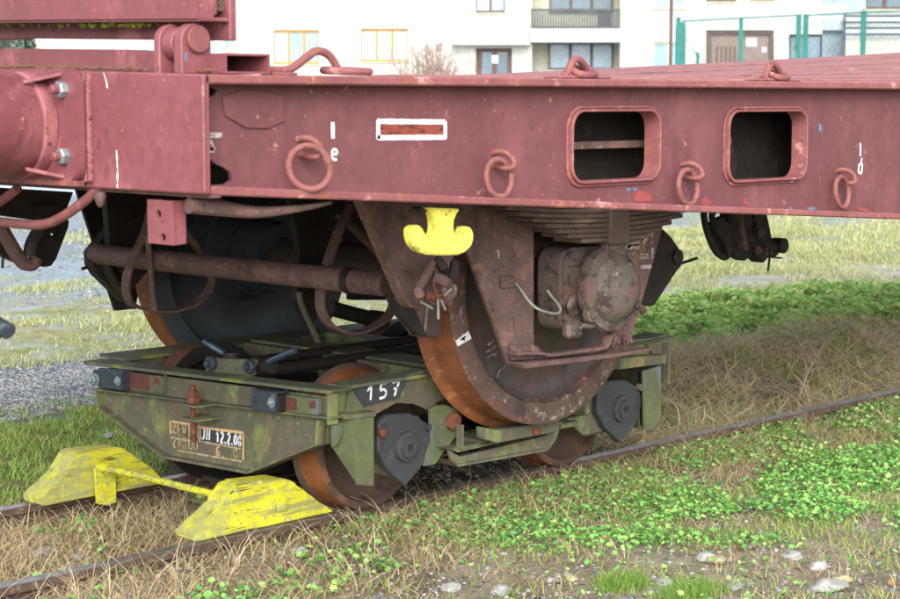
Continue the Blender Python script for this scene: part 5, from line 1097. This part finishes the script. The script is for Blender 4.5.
# front: leafy weeds between rail and stones
P = scatter(60000, -1.0, 4.5, -1.95, -.42, lambda x, y: thin(x, y, .07) & (rng.random(len(x)) < np.clip((x+.9)*1.3, .15, 1)*np.clip((-y-.38)*4, .2, 1)), clump=(3.4, -.16, 3.3))
lobed('weed_leaves', P, (.004, .0115), 'mat of small bright green lobed weed leaves in front of the near rail', 'weeds', tint=.5)
P = scatter(3500, -1.9, -.5, -1.0, .3, lambda x, y: offrail(x, y), clump=(3.2, .18, 9.1)); lobed('weed_leaves', P, (.007, .016), 'sparse green weed leaves between the rails left of the right chock', 'weeds', tint=.55)
P = scatter(34000, -1.0, 4.5, -2.3, -.42, lambda x, y: thin(x, y, .12), clump=(3, -.2, 5.)); blades('low_grass', P, (.025, .07), (.002, .0035), (.1, 1.0), 3, 'grass', 'short green grass growing through the weeds in the foreground', 'grass', tint=.45)
P = scatter(7000, -2.2, 1.2, -2.3, -.9, clump=(4, .12, 7.)); blades('low_grass', P, (.02, .06), (.002, .0035), (.1, 1.0), 3, 'grass', 'sparse pale grass at the bottom edge among the stones', 'grass', tint=.6)
for cx, cy, rr in ((AZ(690, 592).x, AZ(690, 592).y, .09), (AZ(620, 585).x, AZ(620, 585).y, .07)):
    P = scatter(9000, cx-rr*1.6, cx+rr*1.6, cy-rr, cy+rr, lambda x, y: ((x-cx)/1.6)**2+(y-cy)**2 < rr*rr*rng.random(len(x))); blades('grass_tuft', P[:900], (.03, .055), (.0015, .0028), (.05, .6), 3, 'grass', 'small dense bright green grass tuft at the bottom edge', 'grass', tint=.3)
# straw around chock and rails
P = scatter(26000, -2.1, .9, -.95, .55, lambda x, y: offrail(x, y) & (rng.random(len(x)) < np.clip(.75-.5*(x+.9), .12, .8)), clump=(2.5, -.05, 1.)); blades('dry_straw', P, (.04, .15), (.0014, .003), (.45, 1.4), 4, 'straw', 'dry straw and dead grass around the yellow chocks and rails', 'straw')
P = scatter(5000, -1.9, -.45, -.36, .36); blades('dry_straw', P, (.04, .14), (.0014, .0028), (.5, 1.35), 4, 'straw', 'tangled dry grass between the rails under the chock bar', 'straw')
P = scatter(650, -1.6, -.2, -.62, .30, lambda x, y: offrail(x, y)); blades('dry_straw', P, (.08, .22), (.0016, .0032), (.5, 1.4), 6, 'straw', 'long dry stalks sticking up between the two chocks', 'straw', tint=.6, droop=.7)
P = scatter(20000, -.6, 5.5, -.80, -.34, lambda x, y: offrail(x, y), clump=(3., -.2, 2.)); blades('dry_straw', P, (.06, .18), (.0014, .003), (.7, 1.55), 4, 'straw', 'flattened straw along the near rail right of the truck', 'straw')
P = scatter(42000, -2.1, 3.2, -2.4, -.5, clump=(3.5, -.12, 4.)); blades('dry_straw', P, (.015, .07), (.0012, .0024), (.5, 1.57), 3, 'straw', 'short dead grass and stubble on the bare earth in the foreground', 'straw')
# straw bank right of the truck
P = scatter(34000, .95, 7.5, -.34, 1.9, lambda x, y: (rng.random(len(x)) < np.clip((x-.9)*2, 0, 1)) & (y < np.maximum(.80, 1.35-.35*(x-3.5)))); blades('dry_straw', P, (.08, .24), (.002, .0042), (.8, 1.45), 5, 'lightened', 'matted bank of straw covering the far rail right of the truck', 'straw')
P = scatter(5000, .95, 5.5, -.34, 1.2, clump=(2.4, .0, 5.)); blades('dry_straw', P, (.16, .40), (.003, .0055), (.9, 1.55), 6, 'lightened', 'longer pale stalks lying over the straw bank', 'straw', tint=.75, droop=.4)
P = scatter(26000, .95, 7.0, -.34, 1.5, lambda x, y: y < np.maximum(.70, 1.2-.35*(x-3.5)), clump=(3.5, .05, 8.)); P[:, 2] += rng.uniform(.0, .04, len(P)); blades('dry_straw', P, (.08, .24), (.0026, .0046), (1.05, 1.45), 4, 'lightened', 'flattened pale straw lying on top of the bank at the right', 'straw', droop=.15)
P = scatter(14000, .95, 7.0, -.35, 1.2, clump=(2.6, .08, 6.)); blades('low_grass', P, (.04, .09), (.003, .005), (.1, .9), 3, 'grass', 'green grass growing up through the straw bank', 'grass', tint=.4)
P = scatter(2500, -.7, 1.0, -.34, .34); blades('dry_straw', P, (.03, .12), (.0014, .0028), (1.0, 1.57), 3, 'straw', 'scattered dark straw under the truck', 'straw', tint=.2)
P = scatter(500, .9, 5.0, -.46, -.30, clump=(3., .0, 8.)); blades('dry_straw', P+np.array([0, 0, .02]), (.08, .22), (.0018, .0034), (1.0, 1.5), 5, 'straw', 'straw lying across the near rail right of the truck', 'straw', tint=.65, droop=.3)
# green verge behind the far rail
P = scatter(70000, -2.5, 2.2, .70, 2.6, lambda x, y: rng.random(len(x)) < np.clip((2.5-y)*1.6, .06, 1), clump=(5, -.15, 12.)); blades('verge_grass', P, (.02, .055), (.003, .005), (.2, 1.3), 3, 'grass', 'lush green grass verge behind the left chock', 'grass', tint=.55)
grn_ = lambda x, y: (y > np.maximum(.55, 1.20-.35*(x-3.5))+.10*np.sin(x*5)+.07*np.sin(x*13+1)+rng.normal(0, .12, len(x))) & (y < np.clip(2.75-.4*(x-5.6), 1.6, 3.0)+.12*np.sin(x*4)+rng.normal(0, .12, len(x)))
P = scatter(150000, 2.0, 9.0, .6, 3.1, grn_, clump=(4, -.12, 4.)); P = P[:42000]
lobed('broad_weeds', P, (.010, .026), 'band of green broad leaved weeds between straw bank and meadow', 'weeds', tint=.85, hmax=.09)  # leaf tint raised to make up for the wagon's shade on this band
P = scatter(40000, 2.0, 9.0, .6, 3.2, lambda x, y: grn_(x, y-.05)); blades('verge_grass', P, (.06, .13), (.004, .007), (.1, .9), 3, 'grass', 'green grass among the broad leaved weeds at the right', 'grass', tint=.4)
P = scatter(16000, 2.0, 9.0, .5, 3.2, lambda x, y: grn_(x, y)); blades('dry_straw', P, (.05, .15), (.002, .004), (.2, 1.4), 4, 'straw', 'dead stems among the broad leaved weeds at the right', 'straw', tint=.5)
P = scatter(9000, -1.0, 7, 5.2, 12); pebbles('small_stones', P[:6000], (.005, .018), 'grey stones strewn over the pale yard in the distance', 'gravel')
# gravel path, meadow and yard
P = scatter(90000, -2, 2.6, 2.2, 3.7, lambda x, y: (rng.random(len(x)) < np.clip(1.6-.7*np.maximum(x-1.0, 0), 0, 1)) & (rng.random(len(x)) < np.clip((3.6-y)*2.5, 0, 1))); pebbles('gravel', P[:36000], (.004, .012), 'grey blue gravel of the path beyond the verge at the left', 'gravel')
P = scatter(9000, -2.2, 3.0, -2.4, -.45); pebbles('small_stones', P[:6000], (.002, .011), 'tiny stones scattered on the bare earth in the foreground', 'gravel')
P = scatter(2600, -1, 1.2, -.34, .34); pebbles('small_stones', P[:1500], (.004, .014), 'dark ballast grit lying between the rails under the truck', 'gravel')
P = scatter(150000, -2, 13, 3.4, 7.0, clump=(1.1, .10, 2.)); blades('meadow_grass', P[:50000], (.025, .07), (.005, .010), (.1, 1.1), 2, 'meadow', 'yellow green thin meadow grass beyond the gravel path', 'grass')
P = scatter(110000, 1, 18, 6.0, 15, clump=(.6, .42, 3.)); blades('meadow_grass', P[:20000], (.03, .07), (.008, .014), (.1, 1.1), 2, 'meadow', 'patches of thin yellowish grass in the pale yard', 'grass')
P = scatter(80000, 5.5, 18, 1.5, 7.5, clump=(1., -.15, 4.)); blades('meadow_grass', P[:50000], (.03, .08), (.008, .014), (.1, 1.1), 2, 'meadow', 'light green meadow at the right under the wagon', 'grass', tint=.55)
P = scatter(120000, -2, 14, 3.4, 9.0, lambda x, y: (x > 4.5) | (y < 5.2)); blades('meadow_grass', P[:42000], (.015, .045), (.005, .010), (.3, 1.4), 2, 'meadow', 'thin short grass sprinkled over the gravelly meadow', 'grass', tint=.35)
# fallen leaves
P = scatter(160, -1.0, 2.5, -2.2, -.6); lobed('fallen_leaves', P[:36], (.007, .014), 'few orange and red fallen leaves in the foreground', 'leaves', mat='fallen', tint=.4, hmax=.03)
# pale stones one can count
stones = [(353, 526, .024, 'a pale rounded stone standing at the edge of the weeds right of the yellow chock', 'ystone'), (316, 581, .017, 'a small upright grey stone at the bottom edge below the right chock', 'stone'),
 (43, 553, .030, 'a flat white stone between the rails at the far left, the left one of two', 'stone'), (77, 556, .018, 'a small flat white stone between the rails, right of a flatter one', 'stone'),
 (451, 588, .020, 'a bluish white stone at the bottom edge, left one of the pair under the weeds', 'stone'), (499, 590, .022, 'a pale grey stone at the bottom edge, right one of the pair under the weeds', 'stone'),
 (716, 562, .026, 'a yellowish cream stone in the dry patch at the lower right', 'ystone'), (705, 560, .022, 'a grey stone touching the left side of the yellowish cream stone', 'stone'), (828, 589, .034, 'the largest white flat stone, at the lower right corner', 'stone'), (842, 578, .024, 'a cream stone just above the largest white stone', 'ystone'),
 (664, 583, .018, 'a whitish stone beside the green grass tuft at the bottom edge', 'stone'), (771, 490, .018, 'a bluish stone half hidden in the weeds at the right', 'stone'), (792, 556, .024, 'a flat grey stone above the cream stones at the right', 'stone'), (818, 566, .020, 'a grey blue flat stone between the dry stalks at the lower right', 'stone'),
 (862, 493, .012, 'a small light stone near the right edge of the weeds', 'stone'), (300, 562, .014, 'a small pale stone left of the upright grey stone', 'stone'), (572, 578, .014, 'a pale pebble left of the bright grass tuft', 'ystone'), (735, 585, .020, 'a grey stone in front of the yellowish cream stone', 'stone'),
 (108, 436, .022, 'a white stone in the green grass behind the left chock', 'stone'), (365, 571, .014, 'a whitish stone sunk in the earth below the weeds', 'stone')]
for px, py, r, lb, mt in stones:
    r *= 1.35
    p = AZ(px, py, -.075); z = hgt(p.x, p.y)
    bm = bmesh.new(); bmesh.ops.create_icosphere(bm, subdivisions=3, radius=1); sd_ = random.random()*90; fl_ = random.uniform(.38, .6)
    for v in bm.verts:
        q_ = v.co.copy(); k = 1+.35*mnoise.noise(q_*1.1+Vector((sd_, 0, 0)))+.12*mnoise.noise(q_*3+Vector((0, sd_, 0)))
        v.co = Vector((q_.x*k*1.2, q_.y*k*.9, q_.z*k*(fl_ if r < .03 else .42)))*r
        for ax in range(3): v.co[ax] = round(v.co[ax]/(r*.16))*(r*.16)*.5+v.co[ax]*.5
    me = bpy.data.meshes.new('stone'); bm.to_mesh(me); bm.free(); o = finish('stone', me, mt, None, 30); o.location = (p.x, p.y, z+r*.22); o.rotation_euler = (random.uniform(-.2, .2), random.uniform(-.2, .2), random.random()*6); tag(o, lb, 'stone', 'pale stones lying in the grass')
# dead stalk at the right
dp = AZ(797, 402, -.06); DS = thing('dead_stalk', 'bare brown branching dead stalk leaning in front of the straw bank', 'dead plant', (dp.x, dp.y, dp.z))
m = MB(); S0 = [AY(x, y, dp.y) for x, y in ((797, 402), (803, 386), (808, 372), (816, 358), (824, 342))]; m.tube(S0, [.006, .005, .005, .004, .002], 6)
for a, b_ in (((803, 386), (792, 372)), ((808, 372), (800, 352)), ((810, 370), (826, 366)), ((816, 358), (808, 342)), ((800, 394), (813, 388)), ((792, 372), (788, 362)), ((812, 364), (797, 340))): m.tube([AY(*a, dp.y), AY((a[0]+b_[0])/2+1, (a[1]+b_[1])/2, dp.y+.02), AY(*b_, dp.y+.03)], [.0035, .003, .0015], 5)
m.build('stem', 'twig', DS)
